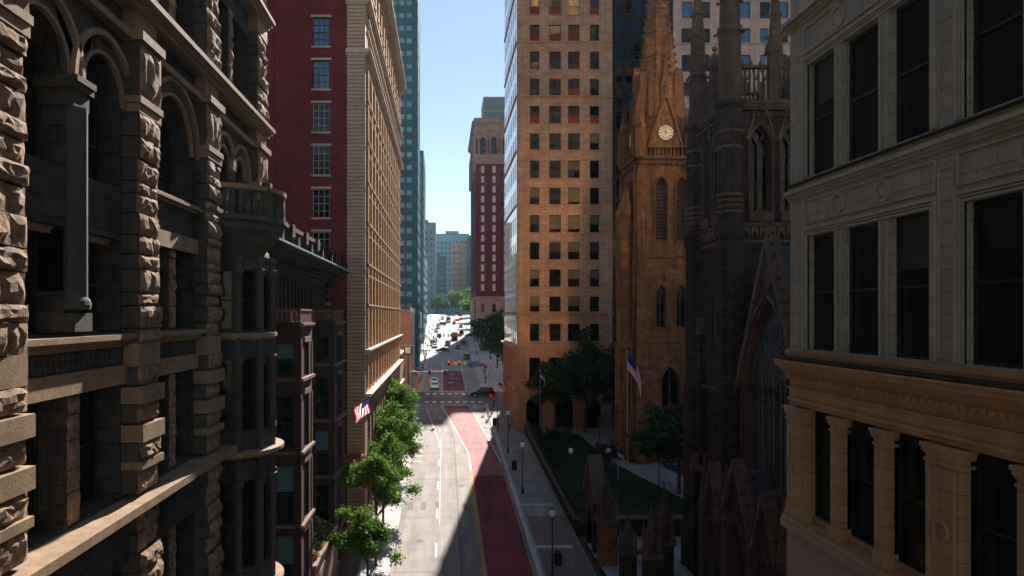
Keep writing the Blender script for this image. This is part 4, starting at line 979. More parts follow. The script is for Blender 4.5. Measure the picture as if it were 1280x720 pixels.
# ================================================================ soot-dark church with twin towers
def dark_church():
    rnd=random.Random(23); X=20.; T=thing('gothic_stone_church','soot dark gothic stone church with twin pinnacled towers and big traceried window','church',(26,43,-20))
    def tower(y0,y1,full):
        Wd=y1-y0; fs=[Fr(X,y0,0),Fr(X+Wd,y0,90),Fr(X,y1,-90),Fr(X+Wd,y1,180)]
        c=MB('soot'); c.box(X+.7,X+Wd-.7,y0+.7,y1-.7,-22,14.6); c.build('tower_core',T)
        tall=[(1.45,2.85,7.3,13.3,'gothic'),(3.65,5.05,7.3,13.3,'gothic')]
        mid=[(2.75,3.15,-3,1.2,'gothic')]
        for f in fs:
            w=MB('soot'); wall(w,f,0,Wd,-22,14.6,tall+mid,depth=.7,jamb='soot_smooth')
            for o in tall:
                hd=arch_top('gothic',*o[:2],o[3],12); cx=(o[0]+o[1])/2
                for k,(a,b,ww) in enumerate(((1.0,1.12,.05),(1.14,1.3,.14))):
                    w.ring(f,[(cx+(u-cx)*a,v+(a-1)*.8) for u,v in hd],[(cx+(u-cx)*b,v+(b-1)*.8) for u,v in hd],-.05,ww,'soot_smooth')
                sp=hd[0][1]
                for s in (-1,1):
                    p=f(cx+s*.82,.08,0); w.tube((p.x,p.y,7.2),(p.x,p.y,sp+.2),.1,n=8,m='soot_smooth')
                gable(w,f,cx-1.08,cx+1.08,sp+.3,sp+3.7,-.02,.18,'soot_trim',.14)
                w.fb(f,o[0]-.15,o[1]+.15,-.1,.3,6.55,7.25,'soot_smooth')
                # Y tracery
                w.fb(f,cx-.06,cx+.06,-.55,-.35,7.3,sp+.2,'soot_smooth'); 
                for s in (-1,1): w.poly(f,[(cx-.05*s,sp+.1),(cx+.07*s,sp+.1),(cx+s*.62,sp+1.0),(cx+s*.52,sp+1.1)][::s],-.5,-.36,'soot_smooth')
            w.build('tower_wall',T)
            windows(T,f,tall,.6,'near',name='belfry_opening'); windows(T,f,mid,.6,'near',name='slit_window')
            def mo(u0,u1,v,pr): t=MB('soot_trim'); t.mould(f,u0,u1,0,v,pr); t.build('moulding',T)
            mo(-.2,Wd+.2,14.35,[(.15,.25),(.2,.4),(.15,.5),(.1,.3)]); mo(-.1,Wd+.1,5.0,[(.1,.1),(.15,.22)]); mo(-.1,Wd+.1,-5.6,[(.12,.2),(.15,.3)]); mo(-.3,Wd+.3,-17.5,[(.3,.5),(.3,.3)])
            t=MB('soot_trim'); t.mould(f,-.1,Wd+.1,0,6.2,[(.12,.2),(.12,.3)])
            for k in range(9):                    # corbel arches
                u=.45+k*.62; t.poly(f,[(u-.26,6.15),(u-.26,5.5),(u-.2,5.35),(u-.1,5.7),(u,5.85),(u+.1,5.7),(u+.2,5.35),(u+.26,5.5),(u+.26,6.15)],-.05,.2)
            for k in range(14): p=f(.3+k*.41,.3,13.95); t.ball(p,.11,None,5)
            t.build('corbel_table',T)
            # parapet: openwork of little arches
            p=MB('soot_smooth'); p.fb(f,.4,Wd-.4,-.3,0,14.95,15.15); p.fb(f,.4,Wd-.4,-.3,.06,17.3,17.5)
            for k in range(17): p.fb(f,.5+k*.31,.6+k*.31,-.22,-.08,15.15,17.3)
            for k in range(8): cx=.65+.62*k; gable(p,f,cx,cx+.62,16.5,17.9,-.2,-.04,'soot_trim',.08)
            p.build('parapet',T)
            m=MB('soot_smooth'); q=f(Wd/2,-.15,0); m.lathe((q.x,q.y,14.9),[(.42,0),(.42,3.4),(.55,3.5),(.5,3.9),(.3,4.3),(.1,4.6)],8); m.ball((q.x,q.y,19.8),.22,'soot_trim',6); m.build('parapet_pier',T)
        # corner buttress shafts and pinnacles
        for x,y in ((X,y0),(X+Wd,y0),(X,y1),(X+Wd,y1)):
            b=MB('soot'); b.lathe((x,y,0),[(1.35,-22),(1.35,-17.2),(1.15,-17),(1.15,-5.6),(.95,-5.3),(.95,5.2),(1.05,5.4),(1.05,6.2),(.85,6.4),(.85,14.3),(1.1,14.6),(1.1,14.9)],8,'soot')
            for z in (7.0,7.4,7.8,8.2,11.5,12.6): b.lathe((x,y,z),[(.85,0),(.98,.08),(.98,.2),(.85,.28)],8,'soot_trim')
            b.build('corner_buttress',T)
            pn=MB('soot_smooth'); tall_=1 if (y in (y0,) and x==X) else .78
            h=17.5*tall_; r=.80*(1 if tall_==1 else .85)
            pn.lathe((x,y,14.9),[(r,0),(r,h*.27),(r*1.12,h*.275),(r*1.12,h*.29),(r*.93,h*.3),(r*.82,h*.5),(r*.05,h)],8)
            for zz in (.275,.40,.52,.64,.76,.88):
                rr=r*(1.05 if zz<.3 else .82*(1-max(0,zz-.5)/.5)+.03)
                for q in range(8): a=R(22.5+45*q); pn.ball((x+rr*math.cos(a)*1.12,y+rr*math.sin(a)*1.12,14.9+h*zz),.13,'soot_trim',5)
            pn.build('pinnacle',T)
        # flat stepped buttresses against the faces
        for f in fs:
            for u in (1.0,Wd-1.5): sb=MB('soot'); sb.fb(f,u,u+.5,-.1,.9,-22,-12); sb.poly(f,[(u-.1,-12),(u+.6,-12),(u+.25,-10.6)],-.1,.95,'soot_trim'); sb.fb(f,u,u+.5,-.1,.45,-12,-1.5); sb.poly(f,[(u-.1,-1.5),(u+.6,-1.5),(u+.25,-.2)],-.1,.5,'soot_trim'); sb.build('buttress',T)
    tower(48.5,54.6,True); tower(30.9,37.0,False)
    # nave front between the towers
    y0,y1=37.0,48.5; f=Fr(X+.15,0,-90); yc=42.9
    big=[(-yc-3.0,-yc+3.0,-10.6,1.0,'gothic')]; vs=MB('soot')
    wall(vs,f,-y1,-y0,-22,-3.6,[],m='soot') if False else None
    # wall with gable: window hole inside a rect, gable parts as prisms
    wall(vs,f,-48.5,-37.0,-22,1.6,[(-yc-3.0,-yc+3.0,-10.6,1.0,'gothic'),(-48.5,-yc-4.6,-4.6,1.6),(-yc+4.6,-37.0,-4.6,1.6)],depth=.9,jamb='soot_smooth') if False else None
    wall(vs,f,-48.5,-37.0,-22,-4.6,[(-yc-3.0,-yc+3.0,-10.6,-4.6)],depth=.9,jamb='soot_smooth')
    hd=arch_top('gothic',-yc-3.0,-yc+3.0,1.0,14)
    # gable outline v at u: from (±4.2,-4.6) to apex 4.4
    def gv(u): return 4.6-abs(u+yc)*(9.2/4.3)
    us=[-yc-4.3]+[u for u,_ in hd]+[-yc+4.3]
    def hv(u):
        if u<=-yc-3.0 or u>=-yc+3.0: return -4.6
        return max(-4.6,arch_y(hd,u))
    for a,b in zip(us,us[1:]): vs.face([f(a,0,hv(a)),f(b,0,hv(b)),f(b,0,max(gv(b),hv(b))),f(a,0,max(gv(a),hv(a)))],'soot')
    for (a,va),(b,vb) in zip(hd,hd[1:]):
        if va>-4.6 or vb>-4.6: vs.face([f(a,0,va),f(a,-.9,va),f(b,-.9,vb),f(b,0,vb)],'soot_smooth')
    vs.build('front_wall',T)
    g=MB('soot_trim'); gable(g,f,-yc-4.7,-yc+4.7,-5.2,5.0,-.6,.3,'soot_trim',.35)
    for k in range(1,14):
        for s in (-1,1): u=-yc+s*4.6*(1-k/14); p=f(u,.0,-5.0+10.0*k/14+.15); g.ball(p,.2,None,5)
    q=f(-yc,0,4.9); g.tube(q,(q.x,q.y,6.3),.13,.05,6); g.ball((q.x,q.y,5.9),.28,None,6)
    for a,b,ww in ((1.02,1.08,.1),(1.1,1.2,.25)):
        g.ring(f,[(-yc+(u+yc)*a,v+(a-1)*2) for u,v in hd],[(-yc+(u+yc)*b,v+(b-1)*2) for u,v in hd],-.05,ww,'soot_smooth')
        for s in (-1,1): g.fb(f,-yc+s*3*(a+b)/2-.1,-yc+s*3*(a+b)/2+.1,-.05,ww,-10.6,hd[0][1]+.1,'soot_smooth')
    g.poly(f,[(-yc-.55,2.0),(-yc,.9+.6),(-yc+.55,2.0),(-yc+.4,3.0),(-yc,3.9),(-yc-.4,3.0)],-.05,.12,'soot_smooth')
    g.build('gable',T)
    wg=MB('glass_near'); outl=[(-yc-3,-10.6),(-yc+3,-10.6)]+list(reversed(hd)); wg.face([f(u,-.75,v) for u,v in outl]); ww=wg.build('great_window',T)
    tr=MB('tracery_stone'); sp=hd[0][1]
    for k in range(1,8):
        u=-yc-3+6*k/8; t=min(arch_y(hd,u)-.1,sp+1.0); tr.fb(f,u-.09,u+.09,-.7,-.35 if k%2 else -.25,-10.6,t)
    for k in range(8):                          # light heads
        a=-yc-3+6*k/8; b=a+6/8; h2=arch_top('gothic',a+.07,b-.07,sp-1.2,6); c=(a+b)/2
        tr.ring(f,h2,[(c+(u-c)*1.3,v+.14) for u,v in h2],-.7,-.4)
    for k in range(4):
        a=-yc-3+6*k/4; b=a+1.5; tp=sp+.9; h2=arch_top('gothic',a+.1,b-.1,tp,8); c=(a+b)/2; tr.ring(f,h2,[(c+(u-c)*1.16,v+.13) for u,v in h2],-.7,-.33)
    for k in range(2):
        a=-yc-3+3*k; b=a+3; h2=arch_top('gothic',a+.1,b-.1,sp+2.9,10); c=(a+b)/2; tr.ring(f,h2,[(c+(u-c)*1.1,v+.14) for u,v in h2],-.7,-.28)
    def circ(cu,cv,r,t=.12,m=12): tr.ring(f,[(cu+r*math.cos(q*2*math.pi/m),cv+r*math.sin(q*2*math.pi/m)) for q in range(m+1)],[(cu+(r+t)*math.cos(q*2*math.pi/m),cv+(r+t)*math.sin(q*2*math.pi/m)) for q in range(m+1)],-.7,-.35)
    circ(-yc,sp+3.3,.75); circ(-yc-1.5,sp+1.5,.38); circ(-yc+1.5,sp+1.5,.38); circ(-yc,sp+1.35,.4)
    for q in range(4): circ(-yc+.36*math.cos(q*math.pi/2),sp+3.3+.36*math.sin(q*math.pi/2),.26,.07,8)
    tr.build('tracery',ww)
    sl=MB('soot_smooth'); sl.fb(f,-yc-3.3,-yc+3.3,-.9,.35,-11.1,-10.62); sl.build('sill',T)
    # roof and nave body
    r=MB('slate'); A=Fr(0,0,90)
    r.poly(Fr(X+.6,0,90),[(y0+.6,-5.0),(y1-.2,-5.0),(yc,4.3)],0,32,'slate'); r.box(X+.8,X+32,y0+.7,y1-.5,-22,-5,'soot'); r.build('nave_roof',T)
    # three gabled porches
    for y,hh,wd in ((46.7,-10.4,2.2),(42.9,-9.4,2.9),(39.0,-10.4,2.2)):
        p=MB('soot'); ff=Fr(X-1.9,0,-90); u=-y
        wall(p,ff,u-wd*.62,u+wd*.62,-22,hh-2.6,[(u-wd*.4,u+wd*.4,-20.6,hh-3.3,'gothic')],depth=.8,jamb='soot_smooth')
        p.poly(ff,[(u-wd*.62,hh-2.6),(u+wd*.62,hh-2.6),(u,hh)],-.5,0,'soot')
        gable(p,ff,u-wd*.72,u+wd*.72,hh-3.3,hh+.5,-.5,.25,'soot_trim',.22)
        p.fb(ff,u-wd*.62,u-wd*.4-.02,-2.,-.02,-22,hh-2.7); p.fb(ff,u+wd*.4+.02,u+wd*.62,-2.,-.02,-22,hh-2.7)
        h2=arch_top('gothic',u-wd*.4,u+wd*.4,hh-3.3,10)
        for a,b,w3 in ((1.,1.1,.08),(1.14,1.26,.18)): p.ring(ff,[(u+(q-u)*a,v+(a-1)) for q,v in h2],[(u+(q-u)*b,v+(b-1)) for q,v in h2],-.05,w3,'soot_smooth')
        p.poly(Fr(X-1.9,0,-90),[(u-wd*.66,hh-2.9),(u+wd*.66,hh-2.9),(u,hh-.2)],-2.,-.5,'slate')
        for k in range(1,6):
            for s in (-1,1): c=ff(u+s*wd*.72*(1-k/6),.1,hh-3.2+3.8*k/6); p.ball(c,.13,'soot_trim',5)
        b=p.build('porch',T)
        d=MB('brownstone'); d.fb(ff,u-wd*.4,u+wd*.4,-.95,-.8,-20.6,hh-3.3); d.fb(ff,u-.03,u+.03,-.8,-.77,-20.6,hh-3.5,'black'); d.build('door',b)
    for y in (48.6,44.8,41.0,37.2):
        p=MB('soot_smooth'); p.lathe((X-1.7,y,0),[(.42,-22),(.42,-13.4),(.5,-13.2),(.4,-13),(.05,-9.6)],8)
        for k in range(4): p.ball((X-1.7,y,-9.7-.0),.14,None,5)
        p.build('porch_pinnacle',T)
    st=MB('plaza')
    for k in range(5): st.box(X-2.2-.45*(5-k),X-1.2,34,57,-22,-20.3+.16*k)
    st.build('steps',T)
M['tracery_stone']=mat('tracery_stone',(.085,.09,.095),.8,var=.25,nscale=3)
dark_church()

# ================================================================ hotel, glass towers and far blocks
def hotel():
    Y=250.; X=11.3; fr=Fr(X,Y,0); top=69.5
    T=thing('red_brick_hotel','dark red brick hotel tower with pale stone arcaded top storeys','hotel',(25,270,G(250)))
    sd=Fr(X,0,-90); c=MB('hotelbrick'); c.box(X+.6,45,Y+.7,Y+45,-20,top); c.build('core_wall',T)
    z=lambda y:(VY-y)*Y/F_
    rows=[(z(y)-1.2,z(y)+1.3) for y in [212+i*12.3 for i in range(13)]]
    cols=[2.6+i*4.1 for i in range(6)]
    ops=[(u-.6,u+.6,a,b) for u in cols for a,b in rows]
    w=MB('hotelbrick'); wall(w,fr,0,24,z(371),z(205),ops,depth=.3); w.build('front_wall',T)
    s=MB('hotelstone'); so=[(u-.9,u+.9,-12,-5) for u in cols]+[(u-.7,u+.7,1,4) for u in cols]; wall(s,fr,0,24,-20,z(371),so,depth=.5,w=.3); s.mould(fr,-.5,24,.3,z(371)-.8,[(.4,.3),(.5,.8)]); s.build('base_storeys',T); s=MB('hotelstone')
    tp=[(u-1.0,u+1.0,z(192),z(171),'round') for u in cols[:]]; tp=[(u-1.05,u+1.05,z(193),z(171),'round') for u in cols]; sm=[(u-.6,u+.6,z(208)+0,z(202)) for u in cols]
    wall(s,fr,0,24,z(205),top,tp,depth=.4,w=.05); s.build('top_storeys',T)
    windows(T,fr,ops,.2,'hot'); windows(T,fr,so,.4,'pale'); windows(T,fr,tp,.3,'pale')
    d=MB('hotelstone')
    for u in cols:
        hd=arch_top('round',u-1.05,u+1.05,z(171),10); d.ring(fr,hd,[(u+(q-u)*1.35,v+.35) for q,v in hd],-.05,.25)
        d.ball(fr(u+2.05,.25,z(168)),.75,None,6)
        for q in (-1.6,1.6): d.fb(fr,u+q-.2,u+q+.2,-.05,.3,z(205),z(160))
    for a,b in ((z(197),z(194)),(z(205),z(203))): d.fb(fr,-.2,24,-.05,.45,a,b)
    d.build('arcade_trim',T)
    for u in [0.2]+[x+2.05 for x in cols[:5]]: pk=MB('hotelbrick'); pk.fb(fr,u-.9 if u>1 else .1,u+.9 if u>1 else 1.0,-.02,.09,z(192),z(174)); pk.build('brick_panel',T)
    cn=MB('hotelstone'); 
    for f,a,b in ((fr,-.6,24),(sd,-Y-45,-Y+.6)): cn.mould(f,a,b,0,z(157),[(.5,.3),(.5,.8),(.6,1.3),(.6,.7),(.5,.4)])
    cn.build('cornice',T)
    ss=MB('hotelbrick'); o2=[(-Y-43+i*4,-Y-41.4+i*4,a,b) for i in range(11) for a,b in rows]; wall(ss,sd,-Y-45,-Y,z(371),z(205),o2,depth=.3); ss.build('side_wall',T)
    windows(T,sd,o2,.2,'hot',cap=60,key=lambda o:-o[0])
    sb=MB('hotelstone'); wall(sb,sd,-Y-45,-Y,-20,z(371),[],w=.3); sb.build('side_base',T); sb=MB('hotelstone'); wall(sb,sd,-Y-45,-Y,z(205),top,[(-Y-43+i*4,-Y-41+i*4,z(192),z(171),'round') for i in range(11)],depth=.4,w=.05)
    for i in range(12): sb.fb(sd,-Y-44.4+i*4,-Y-43.6+i*4,-.1,.8,z(212),z(172))
    sb.build('side_stone',T)
    p=MB('slab'); p.box(X+.8,40,Y+2,Y+40,top,z(146)); p.box(X+3.2,24,Y+4,Y+20,z(146),z(117)); p.box(X+3.1,24.1,Y+3.9,Y+20,z(136),z(134),'hotelstone'); p.box(X+3.1,24.1,Y+3.9,Y+20,z(119),z(117)+.1,'hotelstone'); p.build('penthouse',T)
hotel()
def glasstower(name,label,cat,x0,x1,Y,D,ztop,wallm,winm,wx,wz,pitch_u,pitch_v,side='right',cap=90,strip=True,zb=None,rest=False):
    T=thing(name,label,cat,((x0+x1)/2,Y+D/2,G(Y))); zb=G(Y)-3 if zb is None else zb
    fr=Fr(x0,Y,0); W=x1-x0; nu=int((W-1)/pitch_u); nv=int((ztop-zb-8)/pitch_v)
    ops=[(W-1.2-(i+1)*pitch_u+(pitch_u-wx)/2,W-1.2-(i+1)*pitch_u+(pitch_u+wx)/2,ztop-3-(k+1)*pitch_v,ztop-3-(k+1)*pitch_v+wz) for i in range(nu) for k in range(nv)]
    ops=[o for o in ops if o[0]>.2]
    w=MB(wallm); w.box(x0+.3,x1-.3,Y+.4,Y+D,zb,ztop-.1); wall(w,fr,0,W,zb,ztop,ops,depth=.25)
    s=Fr(x1,0,90) if side=='right' else Fr(x0,0,-90); n2=max(1,int((D-1)/max(pitch_u,2.5))); du=(D-1)/n2
    a0=Y if side=='right' else -Y-D
    so=[(a0+.5+i*du+.3,a0+.5+(i+1)*du-.3,ztop-3-(k+1)*pitch_v,ztop-3-(k+1)*pitch_v+wz) for i in range(n2) for k in range(nv)]
    wall(w,s,a0,a0+D,zb,ztop,so,depth=.2); w.build('wall',T)
    vis=[o for o in ops if o[3]<ztop]; windows(T,fr,vis,.2,winm,cap=cap,key=lambda o:(o[0]<W-8,o[2]>75)); windows(T,s,so,.15,winm,cap=0)
    r=MB('roofgrey'); r.box(x0,x1,Y,Y+D,ztop,ztop+.5); r.box(x0+W*.3,x0+W*.7,Y+D*.3,Y+D*.7,ztop+.5,ztop+3.5,wallm); r.build('roof',T)
    return T
def zz(y,Y): return (VY-y)*Y/F_
glasstower('blue_glass_tower','tallest teal blue office tower with rows of square windows, running out of the picture top','tower',-34,-6.3,165,16,110,'towerblue','teal',1.35,1.35,1.75,3.02,cap=96)
glasstower('dark_slim_tower','slim dark teal tower just behind the tallest blue office tower','tower',-30,-7.3,245,26,zz(190,245),'towerstrip','tealdark',1.5,1.8,2.4,3.4,cap=40)
glasstower('grey_slab_block','plain grey teal slab block rising behind the blue glass block','building',-24,-5.8,475,30,zz(279,475),'slab','tealdark',1.8,1.6,3.6,4.2,cap=30)
glasstower('brown_balcony_block','narrow brown and teal block with stacked balconies beside the dark slim tower','building',-22,-8.6,300,50,zz(318,300),'towerstrip','tealdark',1.6,1.8,2.6,3.4,cap=30)
glasstower('low_glass_block','blue glass block of middle height at the end of the street','building',-14,1.2,520,20,zz(321,520),'towerblue','tealdark',2.4,2.0,3.0,3.6,cap=60)
T=glasstower('orange_grid_block','orange and teal gridded office block closing the street view','building',-7,20,560,20,zz(293,560),'gridpale','tealdark',2.0,1.8,3.2,4.4,cap=80)
g=MB('band_orange')
for k in range(13): g.box(6,18.2,559.6,560,zz(304,560)-4.4*k-1.9,zz(304,560)-4.4*k)
for x in (6,9.2,14,16.2): g.box(x,x+1.3,559.4,559.9,zz(385,560),zz(304,560))
g.build('orange_bands',T)
glasstower('plain_podium_block','long low grey podium at the far end of the street with rows of pale bays','building',-20,30,500,20,zz(372,500),'gridpale','tealdark',1.2,3.0,2.2,5.,cap=60,zb=-4)
glasstower('dark_edge_tower','dark teal tower edge squeezed between orange gridded block and hotel','tower',19,40,540,20,zz(295,540),'towerstrip','tealdark',1.4,1.8,2.6,3.6,side='left',cap=20)
# left side, beyond the junction
T=glasstower('low_orange_shop_block','low orange brown shop building with grey side wall beneath the tallest blue office tower','building',-22,-7.0,142,20,zz(387,142),'gridorange','brown',1.4,1.8,2.8,3.4,cap=20,zb=G(142)-1)
c=MB('concrete'); c.box(-22.2,-6.8,141.7,162.2,zz(391,142),zz(387,142)+.1); c.box(-6.99,-6.9,142,162,G(142),zz(391,142)); c.build('parapet',T)
glasstower('teal_shop_block','low teal shop block behind the orange brown one along the far pavement','building',-20,-7.2,182,40,zz(392,182),'towerblue','pale',1.6,1.8,2.6,3.2,cap=20,zb=G(182)-1)
glasstower('far_corner_block','far corner block with pale window bays on the shop side of the street','building',-22,-8.4,226,18,zz(380,226),'slab','pale',1.6,1.8,2.6,3.2,cap=20,zb=G(226)-1)
# behind the camera and out of frame: facades added to bounce sun ahead
def plainblock(name,label,x0,x1,y0,y1,z1,m,winstyle='dark',rot=180):
    T=thing(name,label,'building',((x0+x1)/2,y1,-25)); w=MB(m); w.box(x0,x1,y0,y1-.4,-27,z1); f=Fr(x1,y1,180); W=x1-x0
    ops=[(1.2+i*3.2,2.7+i*3.2,-20+k*3.9,-17.6+k*3.9) for i in range(int((W-2)/3.2)) for k in range(int((z1+16)/3.9))]
    wall(w,f,0,W,-27,z1,ops,depth=.3); w.build('wall',T); windows(T,f,ops,.25,winstyle,cap=8)
def reflector_tower():
    T=thing('gold_reflector_tower','added gold reflector tower, unseen behind the viewpoint, throwing sun onto the skyscraper front','tower',(46,-40,-26)); w=MB('tan_trim'); w.box(30,62,-62,-30.4,-27,124); f=Fr(62,-30,180)
    ops=[(1+i*3.1,3.5+i*3.1,-20+k*4.1,-16.8+k*4.1) for i in range(10) for k in range(35)]; wall(w,f,0,32,-27,124,ops,depth=.3); w.build('wall',T)
    g=MB('gold_reflector')
    for a,b,c,d in ops: g.face([f(a,-.15,c),f(b,-.15,c),f(b,-.15,d),f(a,-.15,d)],'gold_reflector' if (86 if a>19 else 99)<c<114 and (int(a/6.2)*7+int((c+20)/8.2)*5)%11<6 else 'glass')  # reflecting panes laid out to throw warm patches on skyscraper and spire
    o=g.build('glazing',T)
reflector_tower()
# ================================================================ ground, street, pavements
def strip(mb,x0f,x1f,ys,dz,m=None,thick=None):
    """sheet following the street's slope; x0f/x1f give the edges at y"""
    f=lambda q,y: q(y) if callable(q) else q
    for a,b in zip(ys,ys[1:]):
        p=[(f(x0f,a),a,G(a)+dz),(f(x1f,a),a,G(a)+dz),(f(x1f,b),b,G(b)+dz),(f(x0f,b),b,G(b)+dz)]
        if thick: mb.hexa([(x,y,z-thick) for x,y,z in p]+p,m)
        else: mb.face(p,m)
def rng(a,b,s): n=max(1,int((b-a)/s)); return [a+(b-a)*i/n for i in range(n+1)]
g=MB('earth'); ys=[-400,-60,0,60,140,300,450,460,2500]
def G2(y): return G(y) if y<455 else G(455)
for a,b in zip(ys,ys[1:]): g.face([(-1500,a,G2(a)-.35),(1500,a,G2(a)-.35),(1500,b,G2(b)-.35),(-1500,b,G2(b)-.35)])
struct(g.build('ground'))
JN,JF=126.5,139.5                              # the junction
r=MB('road'); strip(r,-4.3,7.4,rng(-60,JN,12),0); struct(r.build('road'))
def cxr(y): return 1.1+max(0,(y-200))*.019
def lx(y): return -4.3 if y<JF else -4.3+min(1,(y-JF)/20)*0-max(0,y-180)*.004+max(0,cxr(y)-1.6)*.6
def rx(y): return (7.6 if y<200 else 7.6+(y-200)*.022)
r=MB('road_far'); strip(r,lx,rx,rng(JF,455,15),0); struct(r.build('road'))
c=MB('crossing'); c.face([(-60,JN,G(JN)),(60,JN,G(JN)),(60,JF,G(JF)),(-60,JF,G(JF))]); struct(c.build('cross_street'))
c=MB('road_far'); c.face([(-60,210,G(210)-.1),(60,210,G(210)-.1),(60,221,G(221)-.1),(-60,221,G(221)-.1)]); struct(c.build('cross_street'))
c=MB('road_far'); c.face([(-80,455,G(455)+.02),(90,455,G(455)+.02),(90,475,G(455)+.02),(-80,475,G(455)+.02)]); struct(c.build('cross_street'))
c=MB('road_far'); c.face([(-60,-32,G(-32)+.01),(60,-32,G(-32)+.01),(60,-15,G(-15)+.01),(-60,-15,G(-15)+.01)]); struct(c.build('cross_street'))
# bus lane (red) with the jog at the stop line
for a_,b_,mm in ((-15,82,'buslane'),(82,JN-3.6,'buslane_sunlit'),(JN-3.6,JN-1,'buslane')):
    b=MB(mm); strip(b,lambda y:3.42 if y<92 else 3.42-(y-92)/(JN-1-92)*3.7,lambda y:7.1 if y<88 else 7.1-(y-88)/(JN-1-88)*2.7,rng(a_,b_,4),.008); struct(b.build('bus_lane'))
b=MB('buslane'); strip(b,lambda y:-.35,lambda y:4.3,rng(JF+1.5,172,8),.008); struct(b.build('bus_lane'))
def marks():
    y=MB('paint_yellow')
    for x in (3.14,3.34): strip(y,x-.055,x+.055,rng(-15,84,8),.014)
    struct(y.build('centre_line'))
    p=MB('paint')
    strip(p,lambda y:3.2 if y<92 else 3.2-(y-92)/(JN-1-92)*3.7,lambda y:3.36 if y<92 else 3.36-(y-92)/(JN-1-92)*3.7,rng(84,JN-1,4),.013)
    strip(p,lambda y:7.15-(y-88)/(JN-1-88)*2.7,lambda y:7.3-(y-88)/(JN-1-88)*2.7,rng(88,JN-1,4),.014)
    for k in range(9): y0=40+k*9.2; strip(p,-.78,-.62,[y0,y0+3.],.013)
    strip(p,-.5,-.42,rng(66,100,6),.012)
    # hatched area beside the left kerb
    strip(p,lambda y:-.6-(y-96)/(JN-3-96)*2.6,lambda y:-.45-(y-96)/(JN-3-96)*2.6,rng(96,JN-3,4),.013)
    for k in range(14): 
        yy=88+k*2.6; x1=-.6 if yy<96 else -.6-(yy-96)/(JN-3-96)*2.6
        p.face([(-4.15,yy,G(yy)+.013),(x1,yy+.6,G(yy)+.013),(x1,yy+.85,G(yy+.25)+.013),(-4.15,yy+.25,G(yy+.25)+.013)])
    for k in range(9):
        yy=96+k*3.3; x0=7.3-(yy-88)/(JN-1-88)*2.7; p.face([(x0,yy,G(yy)+.013),(7.3,yy-1.2,G(yy-1.2)+.013),(7.3,yy-.95,G(yy-.95)+.013),(x0,yy+.25,G(yy+.25)+.013)])
    # stop line and zebra blocks
    strip(p,-.6,4.6,[JN-.9,JN-.5],.016)
    for yy in (JN+1.6,JF-2.6):
        for k in range(8): x=-3.6+k*1.42; strip(p,x,x+.72,[yy,yy+1.3],.012)
    for k in range(4): strip(p,5+.0,7.3,[JN-.6-k*.9,JN-.35-k*.9],.017)
    strip(p,4.35,4.5,rng(JF+1.5,190,10),.013); strip(p,-.55,-.4,rng(JF+1.5,190,10),.013)
    for k in range(4): strip(p,-.2,.1,[150+k*.01,150.2],.016)
    for (x0,x1,ya,yb) in ((.9,2.2,152,152.8),(1.2,3.2,159,159.6),(1.3,2.6,166,166.8)): strip(p,x0,x1,[ya,yb],.018)
    for k in range(10): strip(p,cxr(250)-.1,cxr(250)+.1,[226+k*12,231+k*12],.013)
    struct(p.build('road_markings'))
    q=MB('patch')
    for x in (-3.75,-2.4,-.95): strip(q,x,x+.55,[70.2,72.6],.011)
    struct(q.build('road_patches'))
    q=MB('seam')
    strip(q,lambda y:1.32 if y<101 else 1.32-(y-101)*.09 if y<115 else .06-(y-115)*.02,lambda y:1.52 if y<101 else 1.52-(y-101)*.09 if y<115 else .26-(y-115)*.02,rng(40,JN,2),.010)
    for yy in (55.5,68,80.5,92): strip(q,-4.2,3.0,[yy,yy+.07],.009)
    struct(q.build('road_seams'))
    m=MB('patch')
    for x,yy in ((-2.2,62),(1.9,78),(.2,110)):
        m.face([(x+.35*math.cos(t*math.pi/8),yy+.35*math.sin(t*math.pi/8),G(yy+.35*math.sin(t*math.pi/8))+.012) for t in range(16)])
    struct(m.build('road_covers'))
marks()
# pavements with kerbs
s=MB('sidewalk','kerb'); ys=rng(-30,JN,10)
strip(s,-14.,-4.75,ys,.14,'sidewalk',.5); strip(s,-4.75,-4.3,ys,.15,'kerb',.5); struct(s.build('sidewalk'))
s=MB('sidewalk_shaded','kerb'); strip(s,7.85,12.0,ys,.14,'sidewalk_shaded',.5); strip(s,7.4,7.85,ys,.15,'kerb',.5); struct(s.build('sidewalk'))
s=MB('pinkpave'); strip(s,8.1,11.9,rng(30,68,8),.146); strip(s,-8.7,-6.9,rng(40,60,8),.146); struct(s.build('paving_band'))
s=MB('kerb')
for yy in (60.,71.,): strip(s,7.9,11.2,[yy,yy+.7],.15)
struct(s.build('paving_band'))
s=MB('sidewalk','kerb'); y2=rng(JF,209,10); strip(s,-30,lambda y:lx(y)-.35,y2,.14,'sidewalk',.4); strip(s,lambda y:lx(y)-.35,lx,y2,.15,'kerb',.4); struct(s.build('sidewalk'))
s=MB('sidewalk','kerb'); strip(s,lambda y:rx(y)+.35,30,y2,.14,'sidewalk',.4); strip(s,rx,lambda y:rx(y)+.35,y2,.15,'kerb',.4); struct(s.build('sidewalk'))
for a,b in ((222,453),):
    y3=rng(a,b,15); s=MB('sidewalk'); strip(s,-30,lx,y3,.14,None,.4); struct(s.build('sidewalk')); s=MB('sidewalk'); strip(s,rx,lambda y:rx(y)+(3.4 if y<300 else 20),y3,.14,None,.4); struct(s.build('sidewalk'))
